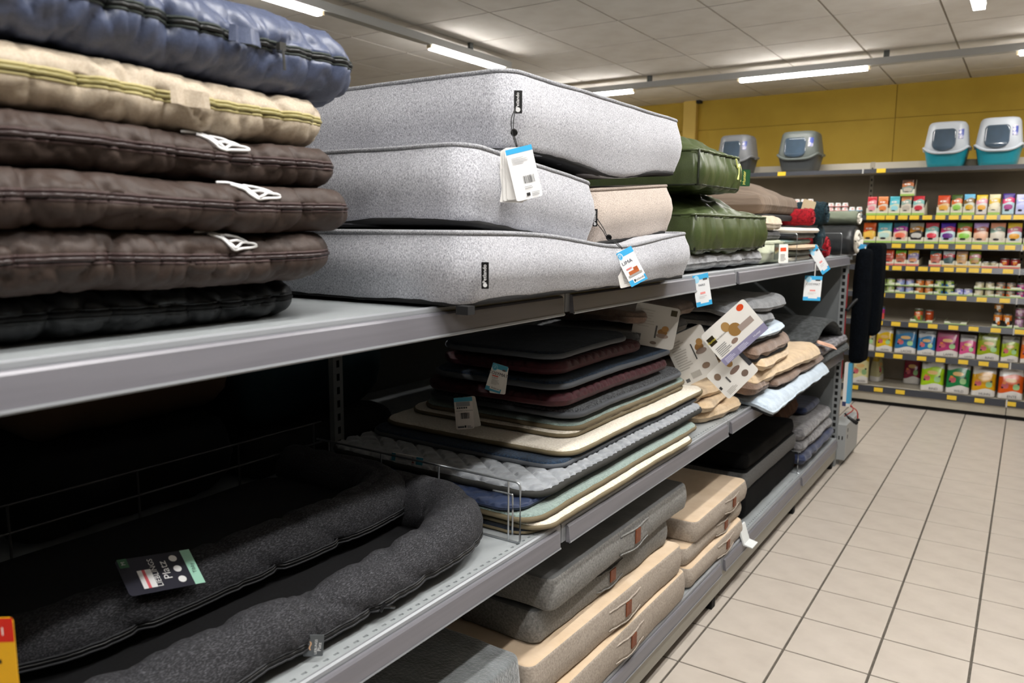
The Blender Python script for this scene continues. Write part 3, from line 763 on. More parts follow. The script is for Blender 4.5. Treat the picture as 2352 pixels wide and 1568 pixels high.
# upper bed
BU = thing('bolster_bed', 'dark charcoal bolster dog bed lying further back with dark swing tag', 'dog bed', (-.52, -2.50, MZ + .05), group='charcoal bolster dog beds')
b2, Pp2, Zp2 = bolster(BU, [(-.20, -.44, .045), (.02, -.50, .045), (.14, -.475, .046), (.20, -.40, .046), (.213, -.25, .048), (.216, -.05, .048), (.222, .14, .050), (.222, .30, .053), (.19, .395, .055), (.08, .44, .055), (-.20, .45, .05)],
                  [.040, .042, .046, .052, .057, .060, .060, .061, .064, .066, .062, .058], m_dm, 8.0)
s = Soft(.40, .86, .06, boxprof(.030, .012), 10, 14, dome=(.005, 0), disp=lambda V: .004 * nz(V, 8, 6)); s.build('base_cushion', m_db, BU, loc=(-.02, -.02, .004))
c = card('hang_tag', BU, frame((-.262, -2.738, .975), (-.80, .16, .52), (-.06, -.97, .16)), .078, .135, '#2b2b36',
     [(0, 0, 1, .14, '#a9ddc6'), ('o', .12, .22, .30, .33, '#f2f2f2'), ('o', .42, .22, .60, .33, '#f2f2f2'), ('o', .72, .22, .90, .33, '#f2f2f2'), (.12, .62, .62, .80, '#ededed'), (.12, .70, .62, .74, '#d9616a'), (.75, .86, 1, .98, '#3d6a4c')],
     [('LIEBLINGS', .50, .58, .0135, '#f4f4f4'), ('Platz', .52, .44, .021, '#f4f4f4'), ('Tibby', .45, .07, .010, '#3f5c50'), ('M', .87, .92, .010, '#dddddd')], t=.0012)

# tags at the rear of the middle shelf, lying in the dark
# stacked mats -------------------------------------------------------
def quilt(V, h, cell=.05, amp=.006):
    u = (V[:, 0] * .8 + V[:, 1]) / cell; v = (V[:, 0] * .8 - V[:, 1]) / cell
    k = 1 - np.exp(-(np.minimum(np.abs(np.sin(PI * u * .5)), np.abs(np.sin(PI * v * .5))) / .34) ** 2)
    return amp * (k - .8) * np.clip((V[:, 2] - h * .5) / (h * .3), 0, 1)
def mat(label, xfr, y0, y1, z0, h, sx, m, seed, rim=None, q=None, rz=0, rc=.07, wave=.005, hang=0.0, grp='pet mats stacked beside the wire divider'):
    sy = y1 - y0
    t = thing('pet_mat', label, 'mat', (xfr - sx / 2, (y0 + y1) / 2, z0), (0, 0, rz), grp)
    def fn(V):
        V = V.copy()
        V[:, 2] += .006 * np.array([noise.noise(Vector((5.3, (y + (y0 + y1) / 2) * 2.6, (x + xfr - sx / 2) * 2.0))) for x, y in zip(V[:, 0], V[:, 1])])
        e = np.clip((V[:, 0] - (sx / 2 - .10)) / .10, 0, 1); V[:, 2] -= hang * .4 * e * e
        e = np.clip((-V[:, 1] - (sy / 2 - .10)) / .10, 0, 1); V[:, 2] -= hang * .3 * e * e
        return V
    if q: d = lambda V: quilt(V, h, q[0], q[1]) + .0015 * nz(V, 20, seed)
    else: d = lambda V: .0022 * nz(V, 16, seed) + .0010 * nz(V, 70, seed + 2)
    dn = (int(sx / (q[0] / q[2])), int(sy / (q[0] / q[2]))) if q else (22, 40)
    s = Soft(sx, sy, rc, boxprof(h, h * .45, .001, 4), dn[0], dn[1], dome=(0, 0), fn=fn, disp=d, kc=6, zmax=h + .002)
    s.build('cover', m, t)
    if rim: s.pipe('binding', rim, t, -.0015, h * .36, h * .38, 8)
    return t, s
m_sh_c = mk('#f0e8d8', '#ddd2bf', scale=150, rough=.95, sheen=.4, bump=.8, bscale=260, dist=.004)
m_sh_t = mk('#8da099', '#788b84', scale=150, rough=.95, sheen=.4, bump=.8, bscale=260, dist=.004)
m_sh_n = mk('#1a2533', '#131b26', scale=150, rough=.95, sheen=.06, bump=.8, bscale=260, dist=.004)
m_sh_b = mk('#22384f', '#162434', scale=150, rough=.95, sheen=.08, bump=.8, bscale=260, dist=.004)
m_sh_g = mk('#2f3134', '#6d7074', scale=150, lo=.4, hi=.7, rough=.95, sheen=.1, bump=.8, bscale=260, dist=.004)
m_q_g = mk('#94989d', '#878b90', scale=60, rough=.6, sheen=.3)
m_q_b = mk('#1d2d4d', '#182642', scale=60, rough=.6, sheen=.1)
m_q_r = mk('#430b17', '#360812', scale=60, rough=.7, sheen=.08)
r_ol = mk('#6d624b', rough=.8); r_gr = mk('#4d5055', rough=.7); r_dk = mk('#2b2b28', rough=.8)
mat('dark olive mat at the very bottom of the pile', -.02, -1.92, -.88, MZ + .003, .012, .62, m_sh_n, 1, r_ol, wave=.002)
mat('cream fleece mat with olive edging near the bottom of the pile', .012, -1.905, -.84, MZ + .018, .018, .64, m_sh_c, 2, r_ol, wave=.004, hang=.006)
mat('pale teal fleece mat with olive edging below the quilted ones', -.008, -1.925, -.745, MZ + .039, .019, .66, m_sh_t, 3, r_ol, hang=.004)
mat('navy quilted mat peeking out under the big grey one', -.045, -1.935, -.64, MZ + .061, .018, .66, m_q_b, 4, None, q=(.030, .006, 5))
T5, _ = mat('large grey diamond-quilted mat in the middle of the pile', -.028, -1.86, -.645, MZ + .081, .025, .76, m_q_g, 5, r_dk, q=(.032, .010, 7), hang=.006)
mat('dark navy fleece mat with grey edging above the grey quilted one', -.070, -1.70, -.575, MZ + .108, .018, .70, m_sh_b, 6, r_gr, hang=.006)
mat('bright cream fleece mat with olive edging, widest lit strip', -.062, -1.645, -.54, MZ + .130, .020, .70, m_sh_c, 7, r_ol, hang=.005)
mat('thin cream mat with olive edging on the bright cream one', -.115, -1.55, -.615, MZ + .153, .016, .62, m_sh_c, 8, r_ol)
T9, _ = mat('pale teal fleece mat with olive edging in the upper half', -.115, -1.53, -.60, MZ + .171, .020, .58, m_sh_t, 9, r_ol, hang=.006)
mat('charcoal speckled fleece mat with grey edging', -.115, -1.525, -.645, MZ + .205, .026, .56, m_sh_g, 10, r_gr, wave=.008)
T11, _ = mat('burgundy quilted mat, lower of the two', -.125, -1.58, -.75, MZ + .247, .036, .52, m_q_r, 11, None, q=(.022, .005, 4.5), wave=.008)
mat('navy fleece mat with grey edging between the burgundy ones', -.132, -1.58, -.725, MZ + .298, .024, .48, m_sh_b, 12, r_gr, wave=.009)
T13, _ = mat('burgundy quilted mat, upper of the two', -.150, -1.57, -.935, MZ + .337, .036, .44, m_q_r, 13, None, q=(.022, .005, 4.5), wave=.008)
mat('dark navy fleece mat with grey edging on top of the pile', -.160, -1.57, -1.045, MZ + .388, .022, .42, m_sh_n, 14, r_gr, wave=.010, hang=.012)
c = card('hang_tag', T13, spin((-.300, -1.640, 1.136), FC, -.12), .047, .080, '#ddd8d0', [], [], t=.0012)
c = card('hang_tag', T13, spin((-.300, -1.652, 1.144), FC, -.30), .046, .082, '#e2ded6',
     [(0, .82, 1, 1, '#3f93ab'), (0, 0, 1, .15, '#3f93ab'), ('o', .04, .74, .38, .96, '#7cb6c6'), ('o', .08, .77, .34, .93, '#3f93ab'), (.70, .80, .92, .86, '#5b5b5b'), (.26, .08, .92, .19, '#e2ded6'), (.18, .54, .58, .58, '#c4564a')] + lines(.25, .26, .8, .46, 5, '#bdb8b0'),
     [('COSYMAT', .52, .66, .0125, '#20232a'), ('P', .21, .85, .011, '#9fd0dc'), ('Petlando', .62, .13, .007, '#444444'), ('2 parts', .40, .50, .006, '#444444')], t=.0012)
for k, rr in enumerate((-.10, -.05)): card('hang_tag', T9, spin((-.368 + .004 * (1 - k), -1.700 + .004 * (1 - k), 1.042 + .002 * k), FC, .20 - .06 * k), .050, .090, '#c9c2b6', t=.001)
card('hang_tag', T9, spin((-.372, -1.712, 1.042), FC, .08), .053, .094, '#d9cfc4',
     [(0, .87, 1, 1, '#4a9cb2'), (.10, .72, .85, .86, '#8d8d8a')] + [(.12 + .12 * k, .65, .21 + .12 * k, .70, '#3a3a3a') for k in range(5)] + barcode(.30, .33, .80, .52, 13, 3) + [(.10, .05, .45, .10, '#555555'), (.47, .05, .56, .12, '#222222')] + lines(.62, .03, .92, .12, 4, '#777777', 2),
     [('COSYMAT S, NEOPREN', .52, .585, .0048, '#333333')], t=.0012)
card('hang_tag', T5, frame((-.40, -1.93, .955), (.80, .55, -.18), (.1, -.35, .5)), .085, .034, '#d5d2cc', [(.78, 0, 1, 1, '#3f93ab'), (0, 0, .12, 1, '#3f93ab'), (.66, .1, .72, .3, '#c4463c')] + lines(.2, .3, .6, .8, 3, '#aaaaaa'), [('COSYMAT', .68, .55, .006, '#333333', PI / 2)], t=.0012)

# fleece pads and folded fleeces of the next bay ----------------------
def fleece(h, h2): return mk(h, h2, scale=26, rough=.97, sheen=.35, bump=.7, bscale=150, dist=.005)
f_bei = fleece('#d6bd9b', '#c8ae8b'); f_bro = fleece('#80695a', '#6f5a4c'); f_lb = fleece('#c4d3e0', '#b4c4d3'); f_gr = fleece('#6f7174', '#5f6164'); f_dk = mk('#17181a', rough=.9)
def pad(label, xfr, y0, y1, z0, h, sx, m, seed, tilt=(0, 0), rz=0, under=None, droop=0, rc=.06, amp=.009, grp='fleece pads heaped on the middle shelf'):
    sy = y1 - y0
    def fn(V):
        V = V.copy(); e = np.clip((V[:, 0] - (sx / 2 - .11)) / .11, 0, 1); V[:, 2] -= droop * e ** 2
        V[:, 2] += .010 * np.array([noise.noise(Vector((y * 5, seed, x * 3))) for x, y in zip(V[:, 0], V[:, 1])]); return V
    s = Soft(sx, sy, rc, boxprof(h, h * .45, .004, 4), 18, 26, dome=(.004, 0), fn=fn, disp=lambda V: amp * nz(V, 9, seed) + amp * .4 * nz(V, 26, seed + 3))
    t = thing('fleece_pad', label, 'pet pad', (xfr - sx / 2, (y0 + y1) / 2, z0), (tilt[0], tilt[1], rz), grp)
    s.build('cover', m, t)
    if under:
        s2 = Soft(sx - .012, sy - .012, rc, boxprof(h * .5, h * .2), 12, 16, fn=fn); s2.build('underside', under, t, loc=(0, 0, -.012))
    return t
pad('light beige folded fleece, lowest of three beside the cream mat', -.03, -.56, -.17, MZ + .004, .050, .42, f_bei, 51, amp=.010, rz=-.12)
pad('light beige folded fleece, middle of three beside the cream mat', -.05, -.62, -.22, MZ + .060, .044, .42, f_bei, 52, amp=.010, rz=.08, tilt=(0, .06))
pad('light beige folded fleece, top of three beside the cream mat', -.06, -.66, -.25, MZ + .110, .050, .42, f_bei, 53, amp=.010, rz=-.05, tilt=(0, .08))
pad('long light blue fleece pad drooping over the shelf edge', .085, -.14, 1.06, MZ + .010, .036, .62, f_lb, 54, under=f_dk, droop=.040, tilt=(.01, 0))
pad('small brown fleece cushion pushed against the light blue pad', .030, -.22, .05, MZ + .062, .070, .30, f_bro, 55, amp=.012, droop=.01, rc=.05)
pad('brown fleece pad lying on the long light blue one', .045, .08, 1.10, MZ + .055, .036, .56, f_bro, 56, under=f_dk, droop=.016)
pad('wide beige fleece pad with thick rolled edge', .045, -.20, .90, MZ + .105, .060, .58, f_bei, 57, droop=.022, rz=-.04)
pad('beige fleece pad second from the top of the beige ones', .035, -.19, .40, MZ + .170, .052, .55, f_bei, 58, droop=.020, rz=.05)
pad('brown fleece pad in the upper half of the heap', .035, -.24, .37, MZ + .232, .056, .52, f_bro, 59, under=f_dk, droop=.020)
pad('light blue fleece pad under the grey ones', .030, -.30, .28, MZ + .305, .036, .50, f_lb, 60, under=f_dk, droop=.012)
pad('grey fleece pad second from the top of the heap', .025, -.36, .10, MZ + .368, .038, .50, f_gr, 61, droop=.016)
pad('grey fleece pad on top of the heap with pointed corner', .015, -.42, .27, MZ + .428, .044, .55, f_gr, 62, droop=.022, rz=-.08)
pad('brown rolled pad deep under the top shelf', -.16, -.98, -.42, MZ + .425, .05, .45, f_bro, 63, grp='pads deep in the middle shelf')
pad('grey folded pad deep behind the leaflets', -.18, -.98, -.42, MZ + .350, .05, .45, f_gr, 64, grp='pads deep in the middle shelf')
pad('dark folded pad deep behind the leaflets', -.20, -.95, -.44, MZ + .270, .06, .45, mk('#1f2022', rough=.95), 65, grp='pads deep in the middle shelf')
pad('dark brown folded pad deep behind the leaflets', -.20, -.95, -.44, MZ + .190, .06, .45, mk('#2b231d', rough=.95), 66, grp='pads deep in the middle shelf')

# product leaflets ----------------------------------------------------
def leaflet(label, o, right, th, w, h, decals, texts, base='#d9d6d0'):
    t = thing('leaflet', label, 'leaflet', o, group='product leaflets hanging from the fleece pads')
    card('sheet', t, spin(o, right, th), w, h, base, decals, texts, t=.0010)
    return t
ph = lambda x, y: [('o', x, y, x + .22, y + .16, '#8a6436'), ('o', x + .08, y + .10, x + .24, y + .24, '#a57c48'), ('o', x - .02, y - .06, x + .26, y + .05, '#8a7a70')]
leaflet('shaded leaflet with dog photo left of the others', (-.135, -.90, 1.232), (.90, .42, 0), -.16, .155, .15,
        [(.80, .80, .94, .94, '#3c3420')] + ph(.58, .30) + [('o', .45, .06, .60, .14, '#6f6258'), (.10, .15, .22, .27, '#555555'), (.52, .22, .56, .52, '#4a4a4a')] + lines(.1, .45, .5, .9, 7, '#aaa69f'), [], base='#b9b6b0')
leaflet('leaflet with large dog bed photo, leftmost behind the other two', (-.116, -.565, 1.084), (.86, .50, 0), .46, .160, .205,
        ph(.62, .52) + [(.10, .05, .20, .12, '#5a5a5a'), (.28, .08, .52, .20, '#b0aca4'), ('o', .60, .16, .80, .28, '#85705f'), (.55, .40, .58, .72, '#3d3d3d')] + lines(.08, .3, .45, .9, 12, '#b3afa7'), [])
leaflet('leaflet with orange dot and purple text strip on top', (.045, -.565, 1.188), (.80, .60, 0), .74, .215, .155,
        [(0, 0, 1, .20, '#8b88a6'), ('o', .78, .80, .92, .96, '#d24a22'), (.03, .60, .17, .82, '#2a2412'), ('o', .36, .62, .52, .88, '#a5824f'), ('o', .42, .38, .66, .72, '#93703f'), ('o', .34, .28, .48, .40, '#8a7468'), (.60, .40, .90, .56, '#9d8f88')] + lines(.05, .24, .33, .52, 6, '#8d8d8d') + lines(.06, .03, .28, .17, 4, '#c9c7dc') + lines(.36, .03, .58, .17, 4, '#c9c7dc'),
        [('Hunter', .10, .71, .014, '#d6c94f'), ('Hunter', .78, .10, .012, '#e6e4ef'), ('Hundekissen', .28, .66, .010, '#55524c', .0)], base='#e3e1dc')
leaflet('leaflet with small dog and cushion photos, lowest of the leaflets', (.022, -.492, 1.018), (.80, .60, 0), .80, .165, .135,
        [('o', .52, .66, .68, .90, '#a98453'), ('o', .44, .44, .74, .60, '#7f6a60'), ('o', .10, .62, .26, .84, '#85705f'), ('o', .62, .14, .80, .34, '#75645a'), (.02, .36, .08, .46, '#333333'), (.30, .34, .34, .56, '#555555'), (.90, .30, 1, .85, '#3a3c40')] + lines(.1, .08, .4, .25, 4, '#b3afa7'), [], base='#e8e6e1')

# end bay of the middle shelf ----------------------------------------
f_dg = mk('#4a4d4e', '#36393a', scale=40, rough=.97, bump=.7, bscale=150, dist=.004)
def arch(V):
    V = V.copy(); e = np.clip((V[:, 1] + .12) / .42, 0, 1); V[:, 2] += .085 * np.sin(PI * np.clip((V[:, 1] + .42) / .84, 0, 1)) ; V[:, 2] -= .05 * np.clip(e, 0, 1) ** 3; return V
slab('fleece_blanket', 'dark grey blanket arched over the knitted pads in the end bay', 'blanket', .02, .90, 1.74, MZ + .135, .032, .60, f_dg, 71, rc=.05, amp=.006, fn=arch)
slab('knit_pad', 'light grey knitted pad under the arched blanket', 'pad', .035, 1.03, 1.80, MZ + .058, .055, .50, mk('#8d8c90', '#5e5d61', scale=60, stretch=(1, .3, 1), rough=.95, bump=.9, bscale=70, dist=.006), 72, rc=.04, amp=.007)
slab('knit_pad', 'dark grey speckled pad at the bottom of the end bay', 'pad', .04, .98, 1.82, MZ + .004, .048, .50, mk('#3f4243', '#6a6d6e', scale=120, lo=.45, hi=.7, rough=.95, bump=.7, bscale=120), 73, rc=.04, amp=.007)
L = thing('price_leaflet', 'salmon coloured card stuck on the arched dark blanket', 'card', (.045, 1.08, .945))
card('sheet', L, frame((.045, 1.08, .945), (.9, .5, -.32), (-.35, .55, .12)), .11, .09, '#e3b49a', [('o', .08, .55, .35, .9, '#f0cdbb')] + lines(.4, .3, .9, .55, 2, '#9a6a55'), [])

# goods on the far side of the gondola, seen through the open back
slab('rear_cushion', 'brown cushion on the far side seen through the dark shelf', 'cushion', -.90, -2.66, -2.08, 1.06, .24, .5, mk('#5a4430', rough=.9), 81, rc=.08, amp=.012)
slab('rear_cushion', 'dark teal cushion on the far side beside the spine post', 'cushion', -.90, -2.05, -1.45, .95, .34, .5, mk('#123038', rough=.9), 82, rc=.08, amp=.012)
slab('rear_cushion', 'black cushion on the far side under the brown one', 'cushion', -.90, -2.7, -2.07, .815, .24, .5, mk('#0d0d0e', rough=.9), 83, rc=.08, amp=.012)
slab('rear_cushion', 'black cushion on the far side under the teal one', 'cushion', -.90, -2.05, -1.40, .815, .13, .5, mk('#0d0d0e', rough=.9), 84, rc=.06, amp=.01)

# ------------------------------------------------------------------ goods on the bottom shelf
BZ = .2335
m_hb = mk('#958b80', '#aea397', scale=170, lo=.35, hi=.65, rough=.9, detail=4, bump=.15, bscale=500)
m_pe = mk('#d6bfa3', '#cab192', scale=14, lo=.3, hi=.7, rough=.9, sheen=.4, bump=.3, bscale=90)
m_hgr = mk('#6c6b68', '#8a8986', scale=170, lo=.35, hi=.65, rough=.9, detail=4, bump=.15, bscale=500)
m_plg = mk('#565757', '#676868', scale=14, lo=.3, hi=.7, rough=.95, sheen=.3, bump=.4, bscale=90)
m_leather = mk('#7a3f22', '#6b351b', scale=60, rough=.5)
def mattress(label, xfr, y0, y1, z0, h, sx, side, top, seed, rz=0, tilt=0, handle=None, grp='foam mattresses on the lowest shelf', wav=.004, seam=True):
    sy = y1 - y0
    t = thing('dog_mattress', label, 'mattress', (xfr - sx / 2, (y0 + y1) / 2, z0), (tilt, 0, rz), grp)
    s = Soft(sx, sy, .032, boxprof(h, .012, .006, 4), 18, 34, dome=(0, 0), zmax=h + .001, disp=lambda V: wav * nz(V, 7, seed) + .0012 * nz(V, 30, seed + 1))
    nt = (len(s.A) - 1) * (len(s.B) - 1); ring = len(s.pa)
    mi = [1] * nt + [0] * nt + [1] * (ring * 2) + [0] * (len(s.F) - 2 * nt - 2 * ring)
    obj('cover', s.V, s.F, [side, top], t, smooth=True, mi=mi)
    if seam: s.pipe('seam', side, t, -.0052, h - .0055, .0018, 5)
    if handle is not None:
        yc, L, hh = handle
        n, m = 16, 6; V = []; F = []
        yy = np.linspace(-L / 2, L / 2, n); zz_ = np.linspace(-hh / 2, hh / 2, m)
        B = s.front(yc + yy, np.full(n, .0), np.full(n, h * .5))[:, 0]
        for i in range(n):
            for j in range(m):
                lift = .003 + .007 * math.exp(-(yy[i] / (L * .33)) ** 2)
                V.append((B[i] + lift, yc + yy[i], h * .5 + zz_[j] - .010 * math.exp(-(yy[i] / (L * .4)) ** 2) * (1 if j < m // 2 else .3) + .004 * noise.noise(Vector((yy[i] * 40, seed, 0)))))
        for i in range(n - 1):
            for j in range(m - 1): F.append((i * m + j, (i + 1) * m + j, (i + 1) * m + j + 1, i * m + j + 1))
        hd = obj('handle', V, F, side, t, smooth=True)
        sm = hd.modifiers.new('thick', 'SOLIDIFY'); sm.thickness = .004
        for j in (0, m - 1):
            v, f = tube([V[i * m + j] for i in range(n)], .0028, False, 6); obj('handle_piping', v, f, side, hd, smooth=True)
        q = MB(); c = V[(n // 2) * m + m // 2]
        q.box(c[0] + .001, c[0] + .0045, c[1] - .017, c[1] + .017, c[2] - hh * .40, c[2] + hh * .36); q.build('leather_patch', m_leather, hd)
    return t
mattress('beige foam mattress at the bottom of the nearer pile', .004, -1.95, -.862, BZ, .112, .70, m_hb, m_pe, 1.0, handle=(.055, .20, .055))
mattress('beige foam mattress second from the bottom of the nearer pile', -.010, -1.89, -.893, BZ + .115, .108, .70, m_hb, m_pe, 2.0, rz=-.022, handle=(.03, .21, .058))
mattress('grey foam mattress second from the top of the nearer pile', -.052, -1.80, -.93, BZ + .226, .098, .66, m_hgr, m_plg, 3.0, rz=-.02, handle=(-.02, .17, .050), wav=.006)
mattress('grey foam mattress on top of the nearer pile', -.020, -1.80, -.82, BZ + .330, .094, .66, m_hgr, m_plg, 4.0, handle=(.02, .20, .058))
mattress('beige foam mattress at the bottom of the further pile', -.006, -.80, -.15, BZ, .080, .66, m_hb, m_pe, 5.0, handle=(.08, .20, .045))
mattress('beige foam mattress in the middle of the further pile', -.026, -.80, -.11, BZ + .082, .072, .66, m_hb, m_pe, 6.0, handle=(.08, .18, .042))
mattress('beige foam mattress with lit peach top on the further pile', -.012, -.735, -.095, BZ + .156, .086, .70, m_hb, m_pe, 7.0, handle=(.10, .18, .048))
m_bt = mk('#0a0a0b', '#101011', scale=40, rough=.95, spec=.15); m_bs = mk('#0d0d0e', '#141415', scale=170, rough=.95, spec=.15)
mattress('black foam mattress with pale seam on top of the black and grey pile', -.075, .10, .97, BZ + .215, .078, .66, m_bs, m_bt, 8.0, seam=True)
mattress('grey foam mattress sandwiched between the black ones', -.065, .06, .99, BZ + .125, .088, .66, mk('#565656', '#666666', scale=170, rough=.9), m_bt, 9.0)
mattress('black foam mattress at the bottom of the black and grey pile', -.060, .02, .985, BZ, .122, .66, m_bs, m_bt, 10.0)
m_plush = mk('#5d6162', '#73787a', scale=22, lo=.35, hi=.65, rough=.95, sheen=.5, bump=.8, bscale=120, dist=.006)
mattress('grey plush mattress nearest the camera on the lowest shelf', -.002, -3.0, -1.965, BZ + .155, .150, .70, m_plush, m_plush, 11.0, wav=.007)
mattress('grey plush mattress underneath the nearest plush one', -.006, -3.0, -1.97, BZ, .152, .70, m_plush, m_plush, 12.0, wav=.006)
# clear price holder standing on the base rail
t = thing('label_holder', 'bent clear plastic label holder on the base rail', 'label holder', (.0, -.16, .200))
q = MB()
P = [(-.012, .085), (-.006, .084), (.018, .012), (.055, .004), (.055, .001), (.014, .006), (-.012, .070)]
q.prism_y(P, -.04, .04); q.build('clip', mk('#dfe3e3', rough=.15, spec=.6), t)

# end bay of the lowest shelf
m_gfur = mk('#8b8a8c', '#5c5b5e', scale=45, lo=.35, hi=.65, rough=.95, sheen=.4, bump=.9, bscale=70, dist=.008)
slab('plush_throw', 'folded silver plush throw, upper layer in the wire-fronted bay', 'throw', -.03, 1.00, 1.80, BZ + .155, .060, .5, m_gfur, 91, rc=.04, amp=.012)
slab('plush_throw', 'folded silver plush throw, lower layer in the wire-fronted bay', 'throw', -.02, .98, 1.80, BZ + .092, .058, .5, m_gfur, 92, rc=.04, amp=.012)
m_nq = mk('#14264f', '#0f1d3d', scale=30, rough=.7, sheen=.3)
slab('quilted_mat', 'navy blue quilted mat under the silver throws', 'mat', -.005, .97, 1.80, BZ + .030, .055, .5, m_nq, 93, rc=.03, amp=.010, fr=14)
slab('folded_mat', 'brown folded mat below the navy quilted one', 'mat', -.06, .99, 1.78, BZ + .002, .026, .45, mk('#4a2f18', rough=.9), 94, rc=.03, amp=.004)
slab('rust_throw', 'rust brown corduroy throw leaning behind the silver ones', 'throw', -.14, .95, 1.35, BZ + .222, .12, .35, mk('#4d2c12', '#3a200c', scale=60, stretch=(.1, 1, .1), rough=.9, bump=.6, bscale=80), 95, rc=.04, amp=.012, tilt=(.12, 0))
slab('rust_throw', 'navy folded throw deep behind the silver ones', 'throw', -.10, 1.36, 1.76, BZ + .222, .05, .35, m_nq, 96, rc=.04, amp=.008)

# things hanging on the end unit
f_bl = mk('#07090c', '#10141a', scale=160, rough=1, spec=.05, bump=1.0, bscale=260, dist=.006)
t = thing('hanging_fleece', 'black curly fleece throw hanging from the end of the shelf run', 'throw', (.10, 2.02, .72))
s = Soft(.095, .20, .045, boxprof(.74, .035, .006), 6, 10, disp=lambda V: .007 * nz(V, (14, 14, 5), 5)); s.build('long_fold', f_bl, t, loc=(-.028, -.03, .0))
s = Soft(.095, .22, .04, boxprof(.60, .03, .006), 6, 10, disp=lambda V: .007 * nz(V, (14, 14, 5), 8)); s.build('short_fold', f_bl, t, loc=(.02, .08, .175))
q = MB(); q.tube(smoothpath([(-.02, -.10, .44), (-.06, -.14, .40), (-.095, -.17, .345)], 6), .013, False, 8); q.build('strap', mk('#111214', rough=.5), t, smooth=True)
t = thing('boxed_product', 'slim white and blue product box hanging on the end unit', 'box', (.03, 1.93, .435))
q = MB(); q.box(-.022, .022, -.03, .03, 0, .285); q.box(.0, .0225, -.0305, .0305, .02, .2855, 1); q.box(-.0225, .0, -.0306, .0306, .0, .03, 2); q.build('carton', [mk('#e3e1dc', rough=.4), mk('#4fa3cb', rough=.4), mk('#3b3f63', rough=.4)], t)
t = thing('dog_lead', 'red and black lead with clip dangling from the end unit', 'dog lead', (.04, 1.96, .33))
q = MB(); q.tube(smoothpath([(-.02, 0, .12), (.01, -.01, .10), (.05, 0, .07), (.06, 0, .01)], 6), .004); q.tube(smoothpath([(.0, -.01, .12), (.03, -.02, .08), (-.02, -.02, .03)], 6), .004); q.build('strap', mk('#a8322c', rough=.5), t, smooth=True)
q = MB(); q.tube(smoothpath([(-.02, -.02, .05), (.0, -.02, .03), (.03, -.02, .01), (.06, -.01, -.01)], 5), [.006] * 6 + [.011] * 6 + [.013] * 4, False, 8); q.tube([(.058, 0, .02), (.064, 0, .005)], .011, False, 8); q.build('clip', mk('#101010', rough=.35), t, smooth=True)
t = thing('blue_tag', 'bright blue swing tag on the leather roll at the shelf end', 'tag', (.05, 1.93, 1.42))
card('sheet', t, spin((.055, 1.93, 1.425), (.93, -.30, .0), -.10), .050, .125, '#4aa7dd', [(.82, .1, 1, .9, '#eef0f0')], [], t=.002)
# price and swing tags on the shelf edges
def edge_tag(label, o, right, th, w, h, word, grp='blue and white swing tags hanging over the shelf edge'):
    t = thing('swing_tag', label, 'tag', o, group=grp)
    card('sheet', t, spin(o, right, th), w, h, '#eceff1', [(0, .84, 1, 1, '#46b0e6'), (0, 0, 1, .15, '#46b0e6'), ('o', .05, .74, .4, .98, '#a9dcf4'), (.62, .80, .9, .86, '#555555'), (.28, .09, .8, .18, '#eceff1'), (.34, .38, .66, .44, '#ef9a96')] + lines(.25, .25, .75, .35, 2, '#d3d3d3'), [(word, .5, .66, w * .17, '#333a45')] if word else [], t=.0012)
    return t
edge_tag('narrow blue and white tag hanging over the rail below the green cushions', (.028, -.887, 1.367), (.70, .71, 0), .20, .058, .110, 'PARIS')
edge_tag('blue and white tag hanging in the open bay under the top shelf', (.012, .833, 1.270), (.75, .66, 0), -.04, .098, .130, 'COSYMAT')
edge_tag('blue and white tag lying across the rail by the small mats', (.022, .905, 1.418), (.70, .71, 0), .62, .055, .160, '')
t = thing('tag_holder', 'white hanger strips holding the tag under the top shelf', 'hanger', (.014, .86, 1.36))
q = MB(); q.box(-.001, .001, -.012, .0, -.045, .04); q.build('strip', mk('#d9d9d7', rough=.4), t)
q = MB(); q.box(-.003, -.001, .004, .02, -.045, .04); q.build('strip', mk('#8a8a88', rough=.4), t)
t = thing('promo_sign', 'yellow promotional card with red top at the left edge of the frame', 'sign', (.03, -3.115, 1.03))
card('sheet', t, frame((.012, -3.118, 1.055), (.70, .55, 0), (0, 0, 1)), .060, .16, '#d6a012', [(0, .82, 1, 1, '#c3200f'), ('o', .55, .05, .98, .36, '#b3140c'), (.45, .66, .74, .69, '#171108')], [('1+1', .68, .90, .014, '#f4ece4')], t=.0015)

